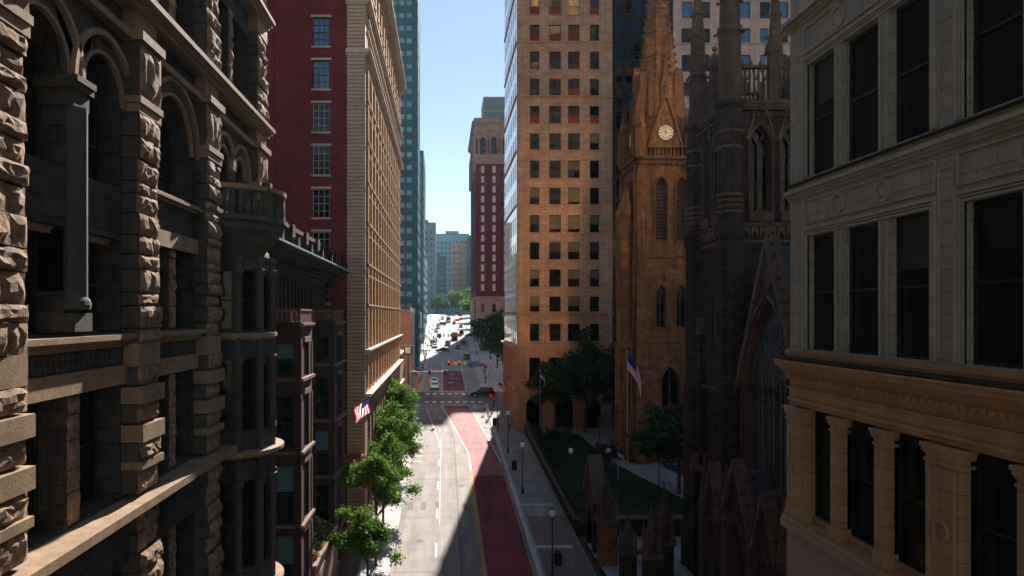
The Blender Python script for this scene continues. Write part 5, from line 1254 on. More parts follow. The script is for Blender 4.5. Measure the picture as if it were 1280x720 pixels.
# churchyard: lawn, path, plaza
l=MB('lawn'); l.poly(Fr(0,0,0),[(0,0)],0,0) if False else None
def quad(mb,pts,z,m=None): mb.face([(x,y,z(y) if callable(z) else z) for x,y in pts],m)
zc=lambda y: G(y)+.75
l=MB('lawn'); quad(l,[(12.6,66.5),(26,66.5),(21,84),(12.6,84)],zc); quad(l,[(12.6,84),(21,84),(19,100),(12.6,100)],zc); struct(l.build('lawn'))
l=MB('plaza'); quad(l,[(26,66.5),(31,66.5),(26,84),(21,84)],zc); quad(l,[(21,84),(60,84),(60,103),(19,103)],lambda y:zc(y)-.0); quad(l,[(12.6,100),(19.3,100),(19,103.5),(12.6,103.5)],lambda y:zc(y)-.004); struct(l.build('churchyard_path'))
l=MB('lawn'); quad(l,[(31,66.5),(60,66.5),(60,84),(26,84)],zc); struct(l.build('lawn'))
l=MB('plaza'); quad(l,[(12.6,24),(60,24),(60,63.2),(12.6,63.2)],-20.25); struct(l.build('plaza'))
def grassblades():
    rnd=random.Random(77); m=MB('hedge')
    for k in range(9000):
        x=rnd.uniform(12.7,25); y=rnd.uniform(66.8,99); 
        if y<84 and x>26-(y-66.5)*5/17.5: continue
        if y>=84 and x>21-(y-84)/8: continue
        z=zc(y); a=rnd.uniform(0,6.28); h=rnd.uniform(.05,.16); d=.05
        m.face([(x-d*math.cos(a),y-d*math.sin(a),z),(x+d*math.cos(a),y+d*math.sin(a),z),(x+rnd.uniform(-.05,.05),y+rnd.uniform(-.05,.05),z+h)])
    o=m.build('grass'); tag(o,'dark lawn grass behind the churchyard wall in the shade','grass',kind='stuff')
grassblades()
# churchyard wall with iron fence
def yard_wall():
    T=thing('churchyard_wall','low dark stone wall with iron railings between pavement and churchyard lawn','wall',(12.3,84,G(84)))
    w=MB('soot'); strip(w,12.02,12.55,rng(64,104,5),1.15,'soot',1.8); strip(w,11.95,12.62,rng(64,104,5),1.3,'soot_trim',.14); w.build('wall',T)
    f=MB('iron')
    y=64.2
    while y<104:
        z=G(y)+1.3; f.box(12.27,12.30,y,y+.03,z,z+1.0); y+=.2
    strip(f,12.26,12.31,rng(64,104,5),2.2,None,.05); strip(f,12.26,12.31,rng(64,104,5),1.5,None,.05); f.build('railing',T)
yard_wall()
def cross_wall():
    T=thing('plaza_edge_wall','long low dark wall between pale plaza and churchyard lawn','wall',(36,64,-20)); w=MB('soot'); w.box(14.2,60,63.2,63.9,-21,-18.7); w.box(14.1,60,63.1,64,-18.7,-18.55,'soot_trim'); w.build('wall',T)
    w=MB('soot'); w.box(12.6,60,63.9,66.6,-21,zc(65.2)-.05); w.build('bank',T)
cross_wall()
def gate_pier(x,y,h,label,sc=1.):
    T=thing('gate_pier',label,'gate pier',(x,y,G(y)),group='pinnacled gate piers at the church railings'); z=G(y)
    m=MB('trinity' if sc>1 else 'soot'); m.box(x-.55*sc,x+.55*sc,y-.55*sc,y+.55*sc,z-.3,z+h*.5); m.build('shaft',T)  # largest pier: warm light put into the colour by a browner stone
    m=MB('soot_trim'); m.box(x-.7*sc,x+.7*sc,y-.7*sc,y+.7*sc,z+h*.5,z+h*.56)
    for sx in (-1,1):
        for sy in (-1,1): pinnacle(m,x+sx*.45*sc,y+sy*.45*sc,z+h*.56,h*.3,.15*sc,None,False,6)
    for k in range(4): gable(m,Fr(x,y,90*k),-.5*sc,.5*sc,z+h*.56,z+h*.78,.3*sc,.5*sc,None,.1)
    m.build('cap',T); m=MB('soot_smooth'); pinnacle(m,x,y,z+h*.56,h*.5,.36*sc,None,True,8); m.build('pinnacle',T)
gate_pier(13.3,56.5,7.2,'warm lit square gate pier with a blunt pinnacle nearest the pavement',1.25)
gate_pier(16.2,51.,8.2,'tallest slim pinnacle in front of the pale plaza')
gate_pier(15.0,50.,7.0,'middle dark gate pinnacle standing just beside the tallest one')
gate_pier(14.0,52.8,5.4,'smallest dark gate pinnacle behind the warm lit pier')
def lowgothic():                               # small stone lych-gate beside the pavement
    T=thing('stone_gateway','pointed soot dark stone gateway arch at the corner of the churchyard','gateway',(12.9,60.5,G(60)))
    f=Fr(12.7,0,-90); m=MB('soot'); wall(m,f,-62.4,-58.6,-21,-15.6,[(-61.4,-59.6,-20.6,-16.8,'gothic')],depth=.9); m.poly(f,[(-62.4,-15.6),(-58.6,-15.6),(-60.5,-12.8)],-.9,0); m.box(12.72,13.6,58.6,59.6,-21,-15.6); m.box(12.72,13.6,61.4,62.4,-21,-15.6); m.build('arch_wall',T)
    m=MB('soot_trim'); gable(m,f,-62.8,-58.2,-15.9,-12.2,-1.1,.15,None,.25); m.build('coping',T)
lowgothic()

# ================================================================ trees
def tree(name,label,x,y,h,cr,leafm,n,seed,group=None,trunk=.12,base=None,cz=None,ls=.17,sq=.9):
    rnd=random.Random(seed); z0=(G(y)+.1) if base is None else base; T=thing(name,label,'tree',(x,y,z0),group=group)
    b=MB('bark'); top=h-cr*sq; b.tube((x,y,z0-.2),(x+rnd.uniform(-.1,.1),y,z0+top),trunk,trunk*.65,8)
    cl=[]; nl=max(9,int(11+cr))
    for k in range(nl):
        a=k*2.4+rnd.uniform(-.4,.4); el=rnd.uniform(-.35,1.3); rr=cr*rnd.uniform(.45,.95)
        tip=Vector((x+rr*math.cos(a)*math.cos(el),y+rr*math.sin(a)*math.cos(el),z0+h-cr*sq+rr*sq*math.sin(el))); base_=Vector((x,y,z0+top*rnd.uniform(.6,1.)))
        mid=base_.lerp(tip,.5)+Vector((0,0,-.08*cr)); b.tube(base_,mid,trunk*.45,trunk*.3,6); b.tube(mid,tip,trunk*.3,trunk*.1,5); cl.append(tip)
        for q in range(3): t2=tip+Vector((rnd.gauss(0,.32),rnd.gauss(0,.32),rnd.gauss(0,.3)))*cr; b.tube(mid,t2,trunk*.18,trunk*.06,4,cap=False); cl.append(t2)
    b.build('trunk',T)
    m=MB(leafm)
    for k in range(n):
        c=cl[rnd.randrange(len(cl))]; s=cr*.16
        p=c+Vector((rnd.gauss(0,s),rnd.gauss(0,s),rnd.gauss(0,s*.75)))
        card(m,p,ls*rnd.uniform(.7,1.3),rnd)
    m.build('crown',T); return T
gr='young street trees on the sunlit pavement'
tree('street_tree','small green street tree lowest in the picture, next to the flower bed',-5.5,50,6.5,1.7,'leaf',9500,1,gr,sq=1.2,ls=.13)
tree('street_tree','green street tree second from the flower bed, its crown against the red canopy',-5.6,56.5,9.3,1.95,'leaf',12000,2,gr,sq=1.45,ls=.13)
tree('street_tree','fullest green street tree, between the red canopies and the hatched road paint',-5.9,71.5,9.6,2.6,'leaf',14000,3,gr,sq=1.4,ls=.15)
tree('street_tree','green street tree between the one over the red canopy and the fullest one',-5.6,63.5,8.6,2.0,'leaf',11000,9,gr,sq=1.3,ls=.13)
tree('street_tree','farthest green street tree, below the striped flag and near the junction',-6.1,86,10.6,2.8,'leaf',12500,4,gr,sq=1.35,ls=.16)
gd='dark trees in the shaded churchyard'
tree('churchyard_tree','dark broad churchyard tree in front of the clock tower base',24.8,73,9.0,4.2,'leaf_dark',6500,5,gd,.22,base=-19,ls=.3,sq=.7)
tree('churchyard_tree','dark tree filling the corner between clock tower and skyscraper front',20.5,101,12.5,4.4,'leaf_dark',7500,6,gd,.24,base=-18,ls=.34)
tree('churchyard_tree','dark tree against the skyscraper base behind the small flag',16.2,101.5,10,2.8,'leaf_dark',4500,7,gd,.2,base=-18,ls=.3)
gm='trees of the little square beyond the junction'
for i,(x,y,h,cr,lab) in enumerate([(15.0,158,11,4.2,'dark square tree nearest the junction, beside the skyscraper edge'),(13.5,176,12,4.2,'dark square tree second from the junction'),(13.0,196,12,4.0,'dark square tree in the middle of the row'),(13.2,231,9,3.6,'dark square tree directly in front of the hotel base')]):
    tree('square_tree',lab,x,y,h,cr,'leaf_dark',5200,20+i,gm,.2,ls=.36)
for i,(x,y,h,cr,lab) in enumerate([(15.5,330,13,5,'green tree just past the hotel side'),(16,375,14,5.5,'bright green tree farther past the hotel side'),(17.5,425,15,6,'farthest green tree at the street end')]):
    tree('street_end_tree',lab,x,y,h,cr,'leaf_far',4500,30+i,'green trees past the hotel',.25,ls=.55)
def hedge(x0,x1,y0,y1,h,label,seed):
    rnd=random.Random(seed); z0=zc((y0+y1)/2)-.3; T=thing('hedge',label,'hedge',((x0+x1)/2,(y0+y1)/2,z0),group='dark hedges of the churchyard')
    m=MB('hedge'); n=int(min(4200,(x1-x0+h)*(y1-y0)*90))
    for k in range(n):
        x=rnd.uniform(x0,x1); y=rnd.uniform(y0,y1); z=zc(y)+h*rnd.random()**.5*(.8+.3*math.sin(x*2+y*1.7)); card(m,(x,y,z),.14,rnd)
    m.build('leaves',T)
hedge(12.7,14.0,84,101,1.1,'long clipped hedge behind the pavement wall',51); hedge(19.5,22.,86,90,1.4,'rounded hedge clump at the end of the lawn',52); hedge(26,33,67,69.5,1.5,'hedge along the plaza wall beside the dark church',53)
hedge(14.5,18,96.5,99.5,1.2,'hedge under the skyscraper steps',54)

# ================================================================ vehicles
def car(kind,paint,label,x,y,rot,group=None):
    L,Wd,Hh={'sedan':(4.6,1.8,1.45),'suv':(4.8,1.92,1.8),'van':(5.2,2.0,2.2),'bus':(11,2.5,3.1),'truck':(7,2.3,2.9)}[kind]
    T=thing('parked_car' if kind in('sedan','suv') else {'van':'delivery_van','bus':'city_bus','truck':'box_truck'}[kind],label,{'sedan':'car','suv':'car','van':'van','bus':'bus','truck':'truck'}[kind],(0,0,0),group=group)
    gc=.28; h=L/2
    if kind=='sedan': low=[(-h,.45),(-h+.1,.85),(-h+.9,.95),(h-1.2,.92),(h-.2,.72),(h,.45)]; cab=[(-h+.75,.93),(-h+1.35,1.40),(h-2.35,1.42),(h-1.25,.92)]
    elif kind=='suv': low=[(-h,.5),(-h+.05,1.05),(-h+.5,1.1),(h-1.25,1.08),(h-.15,.9),(h,.5)]; cab=[(-h+.12,1.08),(-h+.4,1.72),(h-2.1,1.76),(h-1.25,1.08)]
    else: low=[(-h,.5),(-h,1.2),(-h+.1,1.25),(h-.9 if kind!='bus' else h-.05,1.25),(h-.05,1.1),(h,.5)]; cab=[(-h+.02,1.24),(-h+.04,Hh),(h-(.5 if kind=='bus' else 1.9),Hh),(h-(.05 if kind=='bus' else .9),1.24)]
    def loft(mb,prof,w0,w1,zb,m):        # x along car, half widths: bottom w0, top w1
        zt=max(z for _,z in prof); zm=min(z for _,z in prof)
        def hw(z): return w0+(w1-w0)*(z-zm)/max(.01,zt-zm)
        k=len(mb.v); i=mb.mi(m); n=len(prof)
        for s in (-1,1): mb.v+=[(px,s*hw(z),z) for px,z in prof]
        mb.f.append(tuple(k+a for a in range(n))); mb.m.append(i); mb.f.append(tuple(k+n+a for a in reversed(range(n)))); mb.m.append(i)
        for a in range(n): b=(a+1)%n; mb.f.append((k+b,k+a,k+n+a,k+n+b)); mb.m.append(i)
    bo=MB(paint); pr=[(-h+.02,gc),*low,(h-.05,gc)]; loft(bo,pr,Wd/2-.04,Wd/2-.02,0,paint)
    loft(bo,[(a,b+.01) for a,b in cab],Wd/2-.07,Wd/2-.28 if kind in('sedan','suv') else Wd/2-.06,0,paint); body=bo.build('body',T)
    gl=MB('carglass')
    if kind in ('sedan','suv'):
        (a0,z0),(a1,z1),(a2,z2),(a3,z3)=cab
        for s in (-1,1):
            zz0,zz1=z0+.06,z1-.07; w=lambda z:(Wd/2-.07)+(-.21)*(z-z0)/(z1-z0)+.012
            for q0,q1 in ((.08,.48),(.52,.95)):
                xb0=a0+.15+(a3-.35-a0-.15)*q0; xb1=a0+.15+(a3-.35-a0-.15)*q1; xt0=a1+.05+(a2-a1-.1)*q0; xt1=a1+.05+(a2-a1-.1)*q1
                pts=[(xb0,s*w(zz0),zz0),(xb1,s*w(zz0),zz0),(xt1,s*w(zz1),zz1),(xt0,s*w(zz1),zz1)]; gl.face(pts if s<0 else pts[::-1])
        def scr(xa,za,xb,zb,sg):
            d=.02*sg; y0=Wd/2-.2; y1=Wd/2-.36; gl.face([(xa+d,-y0,za+.05),(xa+d,y0,za+.05),(xb+d,y1,zb-.04),(xb+d,-y1,zb-.04)])
        scr(a3-.02,z3,a2+.05,z2,1); scr(a0+.02,z0,a1-.02,z1,-1)
    else:
        for s in (-1,1):
            for k in range(6 if kind=='bus' else 1):
                xa=h-1.6-k*1.6 if kind=='bus' else h-2.4; gl.face([(xa,s*(Wd/2-.035),1.4),(xa+(1.4 if kind=='bus' else .9),s*(Wd/2-.035),1.4),(xa+(1.4 if kind=='bus' else .6),s*(Wd/2-.035),2.1),(xa,s*(Wd/2-.035),2.1)])
        gl.face([(h-.04,-Wd/2+.2,1.4),(h-.04,Wd/2-.2,1.4),(h-(.3 if kind=='bus' else 1.2),Wd/2-.3,Hh-.3),(h-(.3 if kind=='bus' else 1.2),-Wd/2+.3,Hh-.3)])
        gl.face([(-h-.01,-Wd/2+.3,1.5),(-h-.01,Wd/2-.3,1.5),(-h-.0,Wd/2-.3,2.1),(-h-.0,-Wd/2+.3,2.1)])
    gl.build('glazing',T)
    for wx in (-h+.85,h-.9):
        for s in (-1,1):
            t=MB('tyre'); t.tube((wx,s*(Wd/2-.24),.33),(wx,s*(Wd/2+.0),.33),.33,.33,16); w=t.build('tyre',T)
            r=MB('rim'); r.tube((wx,s*(Wd/2-.02),.33),(wx,s*(Wd/2+.02),.33),.21,.17,10); r.build('rim',w)
    for s in (-1,1):
        m=MB('headlamp'); m.box(h-.16,h+.005,s*(Wd/2-.3)-.2,s*(Wd/2-.3)+.2,.62,.78); m.build('headlight',T)
        m=MB('taillamp'); m.box(-h-.01,-h+.1,s*(Wd/2-.25)-.15,s*(Wd/2-.25)+.15,.75,.95); m.build('tail_light',T)
        m=MB(paint); m.box(cab[3][0]-.35,cab[3][0]-.15,s*(Wd/2+.0)-.09,s*(Wd/2+.0)+.09,1.0,1.14); m.build('mirror',T)
    m=MB('black'); m.box(-h-.02,-h+.1,-Wd/2+.1,Wd/2-.1,.3,.5); m.box(h-.1,h+.02,-Wd/2+.1,Wd/2-.1,.28,.48); m.build('bumper',T)
    T.location=(x,y,G(y)+.01); sl=math.atan(.05 if y>140 else .06); T.rotation_mode='XYZ'
    e=(Matrix.Rotation(sl,4,'X')@Matrix.Rotation(R(rot),4,'Z')).to_euler(); T.rotation_euler=e if abs(rot)%180>45 else (0,0,R(rot))
    return T
M['paint_white']=mat('paint_white',(.75,.77,.79),.2,var=.02,coat=.6); M['paint_black']=mat('paint_black',(.008,.009,.011),.15,var=.02,coat=.8); M['paint_grey']=mat('paint_grey',(.2,.2,.21),.25,var=.02,coat=.6)
M['paint_red']=mat('paint_red',(.4,.03,.02),.25,var=.02,coat=.6); M['paint_dark']=mat('paint_dark',(.03,.035,.045),.2,var=.02,coat=.6)
gcw='cars in the street beyond the junction'
car('sedan','paint_white','white car waiting at the stop line of the junction',-2.0,144.2,-90,gcw)
car('sedan','paint_white','white car queueing behind the first white car',-2.2,150.6,-90,gcw)
car('suv','paint_black','black estate car crossing the junction sideways over the zebra blocks',7.4,134.5,180)
car('sedan','paint_grey','grey car crossing the street ahead in the shade',8.2,181,180,gcw)
car('truck','paint_dark','dark box truck driving in the sunlit far street',3.9,262,90)
car('sedan','paint_dark','dark car under the second row of traffic signals',-.5,218,180,gcw)
car('sedan','paint_dark','dark car alone in the middle of the bright far street',-2.0,275,90,gcw)
car('suv','paint_dark','dark car crossing at the far end of the bright street',-1.5,345,180,gcw)
car('sedan','paint_red','red car parked on the far street at the square side',7.9,330,90,gcw)
car('sedan','paint_grey','grey car parked by the far kerb near the shops',-3.6,300,-90,gcw)
car('van','paint_white','white van parked by the far kerb near the shops',-3.9,238,-90)
car('suv','paint_dark','dark car standing beside the square trees in the shade',6.4,198,90,gcw)

for k,d,x,y,r,lab in [('sedan','paint_white',-3.2,232,-90,'white car parked just past the far crossing'),('sedan','paint_dark',-3.4,252,-90,'dark car parked behind the white van'),('suv','paint_grey',1.2,240,90,'grey car driving away past the second signals'),('sedan','paint_red',4.5,228,90,'red car halted behind the orange boards'),
 ('sedan','paint_dark',6.8,243,90,'dark car at the kerb of the square side'),('suv','paint_dark',7.2,290,90,'dark car at the kerb before the red parked car'),('sedan','paint_grey',-3.,322,-90,'grey car coming down the bright street'),('bus','paint_white',2.2,372,-90,'white bus coming down from the street end'),
 ('sedan','paint_dark',5.0,355,90,'dark car just ahead of the white bus'),('sedan','paint_red',9.5,395,90,'red car far off under the green trees'),('suv','paint_white',-1.,398,-90,'white car far off beside the bus'),('sedan','paint_dark',4.,432,180,'dark car turning at the street end'),('sedan','paint_dark',-3.1,340,-90,'dark car parked along the far shops'),('sedan','paint_dark',-6,458,180,'dark car passing the podium block'),('sedan','paint_red',10,460,0,'red car passing the podium block')]: car(k,d,lab,x,y,r,gcw if k in('sedan','suv') else None)
# ================================================================ street furniture
def lamppost(x,y,label,hgt=4.6):
    z=G(y)+.14; T=thing('street_lamp',label,'street lamp',(0,0,0),group='black street lamps with pale globes on the shaded pavement')
    m=MB('black'); m.lathe((0,0,0),[(.2,0),(.2,.12),(.13,.2),(.13,.6),(.09,.7),(.06,.8),(.05,hgt-.2),(.1,hgt-.12),(.12,hgt)],12); m.build('pole',T)
    m=MB('lamp_glass'); m.lathe((0,0,hgt),[(.1,0),(.2,.12),(.24,.3),(.2,.48),(.1,.58),(.02,.6)],12); m.build('globe',T,smooth=True)
    m=MB('black'); m.lathe((0,0,hgt),[(.12,.56),(.07,.66),(.02,.8)],10); m.build('finial',T)
    T.location=(x,y,z); return T
L=lamppost(8.35,53.5,'street lamp nearest the viewer, its pole running out of the picture bottom',5.0)
for x,y,lab in ((8.5,75,'second street lamp up the shaded pavement'),(8.5,92,'third street lamp up the shaded pavement, near the skyscraper corner'),(8.6,112,'fourth street lamp at the skyscraper corner')): dup(L,(x,y,G(y)+.14),label=lab)
for x,y,lab in ((12.8,70,'street lamp behind the wall on the churchyard lawn'),(22.5,72.5,'street lamp on the churchyard path before the dark tree')): dup(L,(x,y,zc(y)),label=lab)
def arm_light(x,y,h,arm,label,base):
    T=thing('arm_light',label,'street light',(x,y,base),group='tall black street lights with straight arms'); m=MB('black'); m.tube((x,y,base),(x,y,base+h),.1,.07,10); m.tube((x,y,base+h-.05),(x+arm,y,base+h+.05),.05,.04,8); m.build('pole',T)
    m=MB('black'); m.box(x+arm-.1,x+arm+.6,y-.12,y+.12,base+h,base+h+.12); m.build('lamp_head',T)
arm_light(15.2,68.0,10.0,1.2,'tall dark light pole with short arm over the churchyard lawn',-19.9)
arm_light(15.6,48.5,5.6,1.0,'black light pole with arm standing on the pale plaza',-20.25)
arm_light(17.1,45.,4.6,1.0,'low black light with arm in front of the church porches',-20.25)
def bin_(x,y,label):
    T=thing('litter_bin',label,'litter bin',(x,y,G(y)+.14),group='dark litter bins on the shaded pavement'); z=G(y)+.14; m=MB('iron'); m.lathe((x,y,z),[(.28,0),(.3,.1),(.3,.85),(.34,.88),(.34,.95)],14)
    for k in range(14): a=k*math.pi/7; m.box(x+.31*math.cos(a)-.015,x+.31*math.cos(a)+.015,y+.31*math.sin(a)-.015,y+.31*math.sin(a)+.015,z+.1,z+.86)
    m.build('drum',T); m=MB('black'); m.lathe((x,y,z),[(.34,.96),(.3,1.08),(.14,1.18),(.12,1.18),(.1,1.0)],14); m.build('lid',T)
bin_(8.5,84,'litter bin beside the kerb near the third lamp'); bin_(9.3,56.6,'litter bin behind the nearest street lamp'); bin_(7.9,108.5,'litter bin at the sunlit corner of the junction')
# traffic signals
def head(m,x,y,z,lit=True):
    m.box(x-.18,x+.18,y-.12,y+.12,z-.5,z+.5,'black')
    for k,c in enumerate(('red_light' if lit else 'iron','iron','iron')): m.tube((x,y-.121,z+.32-k*.32),(x,y-.15,z+.32-k*.32),.11,.11,10,c)
    for k in range(3): m.box(x-.13,x+.13,y-.3,y-.15,z+.42-k*.32,z+.45-k*.32,'black')
def mast(x,y,h,x2,label,heads,lit,signs=(),board=False,base=None):
    z=(G(y)+.14) if base is None else base; T=thing('traffic_signal_mast',label,'traffic signals',(x,y,z)); m=MB('steel' if not board else 'iron'); m.tube((x,y,z),(x,y,z+h+.3),.14,.1,10); m.tube((x,y,z+h),(x2,y,z+h+.15),.09,.05,8); m.build('mast',T)
    for hx in heads:
        m=MB('black'); head(m,hx,y-.2,z+h,lit); m.build('signal_head',T)
    for (sx,w,hh,c) in signs:
        m=MB(c); m.box(sx-w/2,sx+w/2,y-.3,y-.26,z+h-hh/2+.1,z+h+hh/2+.1); m.build('sign_panel',T)
    return T
T=mast(-6.1,118,7.0,.6,'grey signal mast arm reaching from the sunlit corner with the square lit sign',(-2.5,.2),False)
T2=thing('square_sign','square framed white sign on a tall dark pole at the sunlit corner','sign',(-5.9,113,G(113))); m=MB('iron'); m.tube((-5.9,113,G(113)+.1),(-5.9,113,-6.3),.11,.09,10); m.build('pole',T2)
m=MB('black'); m.box(-6.65,-5.2,112.8,113.2,-6.55,-5.05); m.build('frame',T2); m=MB('white'); m.box(-6.38,-5.47,112.75,112.795,-6.3,-5.3); m.build('sign_face',T2)
mast(9.3,142,5.4,.9,'signal mast across the junction with two red lights, yellow boards and a blue street sign',(.9,3.15),True,((1.65,.7,.6,'sign_orange'),(2.35,.5,.6,'sign_yellow'),(4.2,.5,.6,'sign_yellow'),(5.9,2.1,.5,'sign_blue')))
mast(9.3,208,5.8,1.,'second signal mast up the street with orange boards and a blue sign',(1.2,-.1,6.8,8.0),False,((2.6,1.6,.9,'sign_orange'),(4.4,1.8,.9,'sign_orange'),(7.4,2.2,.7,'sign_blue')))
mast(-6.2,209,5.2,-1.,'second signal mast at the shop side of the far crossing',(-3.2,-1.4),False)
mast(-7,300,5.,7.,'far signal wire mast with small heads across the bright street',(-2,1,4.4),False,((5.6,1.8,.9,'flag_red'),))
mast(10.5,322,6,2.5,'farthest signal mast with red board near the hotel side trees',(5,8),False,((7,1.6,.9,'flag_red'),))
def wooden_post(x,y,label):
    T=thing('banner_post',label,'post',(x,y,G(y)+.14),group='brown wrapped posts on the shop pavement'); z=G(y)+.14; m=MB('gridorange'); m.box(x-.45,x+.45,y-.3,y+.3,z+.1,z+3.0); m.build('panel',T); m=MB('iron'); m.box(x-.05,x+.05,y-.05,y+.05,z,z+3.3); m.build('post',T)
arm=0
tree('square_tree','tall green tree at the street end before the podium block',9,470,13,6,'leaf_far',3500,41,'green trees past the hotel',.25,ls=.6); tree('square_tree','low green tree in front of the podium block',-4,478,10,5,'leaf_far',3000,42,'green trees past the hotel',.25,ls=.6); tree('square_tree','green tree between podium block and dark tower edge',22,474,14,7,'leaf_far',3500,43,'green trees past the hotel',.25,ls=.6)
wooden_post(-5.6,141.5,'brown panel standing at the far corner of the junction'); 
def pole_sign(x,y,h,label,col,sz=.5,zb=None):
    z=(G(y)+.14) if zb is None else zb; T=thing('street_sign',label,'sign',(x,y,z)); m=MB('iron'); m.tube((x,y,z),(x,y,z+h),.04,.04,8); m.build('pole',T); m=MB(col); m.box(x-sz/2,x+sz/2,y-.05,y-.03,z+h-sz*.8,z+h); m.build('plate',T)
pole_sign(-5.0,96,3.,'small pale sign on a thin pole behind the farthest street tree','white'); pole_sign(7.95,118,3.2,'small red sign on a pole at the sunlit kerb corner','flag_red',.6); pole_sign(8.6,143.6,4.8,'red sign on the tall pole across the junction','flag_red',.7); pole_sign(8.1,104,2.6,'parking sign beside the shaded kerb','white',.4)

# ================================================================ flags
def flag(name,label,p0,dirv,length,fw,fh,hang,stripes=True,vertical_pole=None):
    T=thing(name,label,'flag',p0); m=MB('steel'); a=Vector(p0); b=a+Vector(dirv).normalized()*length; m.tube(a,b,.05,.03,8); m.ball(b,.08,'sign_yellow',6); m.build('pole',T)
    c=MB('flag_red','flag_white','flag_blue'); d=(b-a).normalized(); n1,n2=13,14
    def pt(i,j):
        s=i/n1; t=j/n2; q=b-d*(fh*s) if hang=='angled' else b-Vector((0,0,fh*s)); 
        w=math.sin(t*5+s*2)*.16*t; dv=Vector((d.y,-d.x,0)).normalized() if abs(d.z)<.98 else Vector((0,1,0))
        if hang=='angled': return q+Vector((0,0,-1))*(fw*t)*(1-.05*math.sin(s*6))+dv*(w+.10*math.sin(s*9+t*3))-d*(.15*t*math.sin(s*4))
        return q+Vector((.45*math.sin(t*4),w*2,0))*.7+Vector((.42*fw*t,0,-fw*.80*t))
    for i in range(n1):
        for j in range(n2):
            mm='flag_blue' if (i<7 and j<6) else ('flag_red' if i%2==0 else 'flag_white')
            c.face([pt(i,j),pt(i+1,j),pt(i+1,j+1),pt(i,j+1)],mm)
    c.build('cloth',T,smooth=False)
flag('striped_flag','red and white striped flag hanging from an angled pole on the tan building corner',(-7.0,66.5,-7.4),(-.35+.1,-1,-.45+.35),.1,.1,.1,'angled') if False else None
flag('striped_flag','red and white striped flag hanging from an angled pole on the tan building corner',(-6.9,66,-6.4),(-.6,-1.4,-1.4),3.6,1.6,2.0,'angled') if False else None
flag('striped_flag','striped flag hanging from an angled pole on the tan building corner, lit by the sun',(-8.6,57,-8.6),(3.1,-1.5,2.4),3.5,1.25,1.8,'angled')
flag('striped_flag','large striped flag on the tall pole beside the clock tower',(22.2,84,-18.6),(0,0,1),14.2,4.6,2.3,'down')
flag('striped_flag','small striped flag on a slim pole before the skyscraper base',(13.7,99,-17.5),(0,0,1),9.6,1.9,1.1,'down')
flag('striped_flag','small striped flag over the skyscraper street entrance',(11.0,116,-12.5),(-1.,-.3,.7),2.4,1.0,1.4,'angled')
flag('striped_flag','red flag low by the churchyard path under the large striped flag',(19.6,78,zc(78)),(0,0,1),3.6,1.8,1.,'down')

# ================================================================ canopies and awnings
def canopy(x0,x1,y,z,label,rot=0):
    T=thing('entrance_canopy',label,'canopy',(x0,y,G(y)),group='red barrel canopies over the clubhouse pavement'); m=MB('awning_cloth'); n=8; pr=[(-.9+1.8*i/n*1., .55*math.sin(math.pi*i/n)) for i in range(n+1)]
    f=Fr(x0,y,90) 
    k=len(m.v); 
    for i in range(n):
        (a,b),(c,d)=pr[i],pr[i+1]; m.hexa([(x0,y+a,z+b),(x1,y+a,z+b),(x1,y+c,z+d),(x0,y+c,z+d),(x0,y+a,z+b+.04),(x1,y+a,z+b+.04),(x1,y+c,z+d+.04),(x0,y+c,z+d+.04)])
    for s in (-.9,.86): m.box(x0,x1,y+s,y+s+.04,z-.3,z+.02)
    m.build('fabric',T); m=MB('steel')
    for xx in (x1-.1,):
        for s in (-.85,.85): m.tube((xx,y+s,G(y)+.1),(xx,y+s,z),.04,.04,6)
    m.build('posts',T)
canopy(-8.9,-6.2,59.2,-14.2,'red barrel canopy crossing the pavement, lower of the two'); canopy(-8.7,-7.0,61.0-.75,-12.7,'short red barrel canopy by the tan building, upper of the two')
def shop_awning(y,z,label,col):
    T=thing('shop_awning',label,'awning',(-7,y,z),group='slanted shop awnings on the far pavement'); m=MB(col); f=-7.0
    m.hexa([(f,y,z),(f+2.0,y,z-1.0),(f+2.0,y+3,z-1.0),(f,y+3,z),(f,y,z+.06),(f+2.0,y,z-.94),(f+2.0,y+3,z-.94),(f,y+3,z+.06)]); m.box(f+1.96,f+2.0,y,y+3,z-1.25,z-.98); m.build('fabric',T); m=MB('iron'); m.tube((f,y+.1,z-1.2),(f+1.95,y+.1,z-1.05),.03); m.tube((f,y+2.9,z-1.2),(f+1.95,y+2.9,z-1.05),.03); m.build('frame',T)
for y,lab,c in ((97,'white shop awning first along the tan building','white'),(102,'white shop awning second along the tan building','white'),(106.5,'dark shop awning at the end of the tan building','cloth3'),(146,'striped pale awning on the orange brown shop block','white'),(152,'red brown awning on the orange brown shop block','awning'),(186,'pale awning on the teal shop block','white'),(192,'dark awning on the teal shop block','cloth3')): shop_awning(y,G(y)+3.6,lab,c)
s=MB('concrete','iron'); s.box(-18,-7.1,110,124,G(112)-1,-7.8); s.box(-18,-6.7,109.6,124.2,-7.8,-7.4,'tan_trim'); 
f=Fr(-7.08,0,90); T=thing('low_corner_shop','low corner shop wing at the end of the tan building by the junction','building',(-12,117,G(117)))
w=MB('tan_base'); w.box(-18,-7.5,109.6,124,G(112)-2,-6.2); o=[(111+i*3.2,113.4+i*3.2,G(117)+.6,G(117)+4.2) for i in range(4)]; wall(w,f,109.6,124,G(112)-2,-6.2,o,depth=.3); f2=Fr(-18,124,180); w.build('wall',T); windows(T,f,o,.25,'dark',name='shop_window'); w=MB('tan_trim'); w.fb(f,109.6,124.1,-.1,.4,-6.5,-6.1); w.fb(f,109.6,124.1,-.1,.3,-11.2,-10.9); w.build('ledge',T)

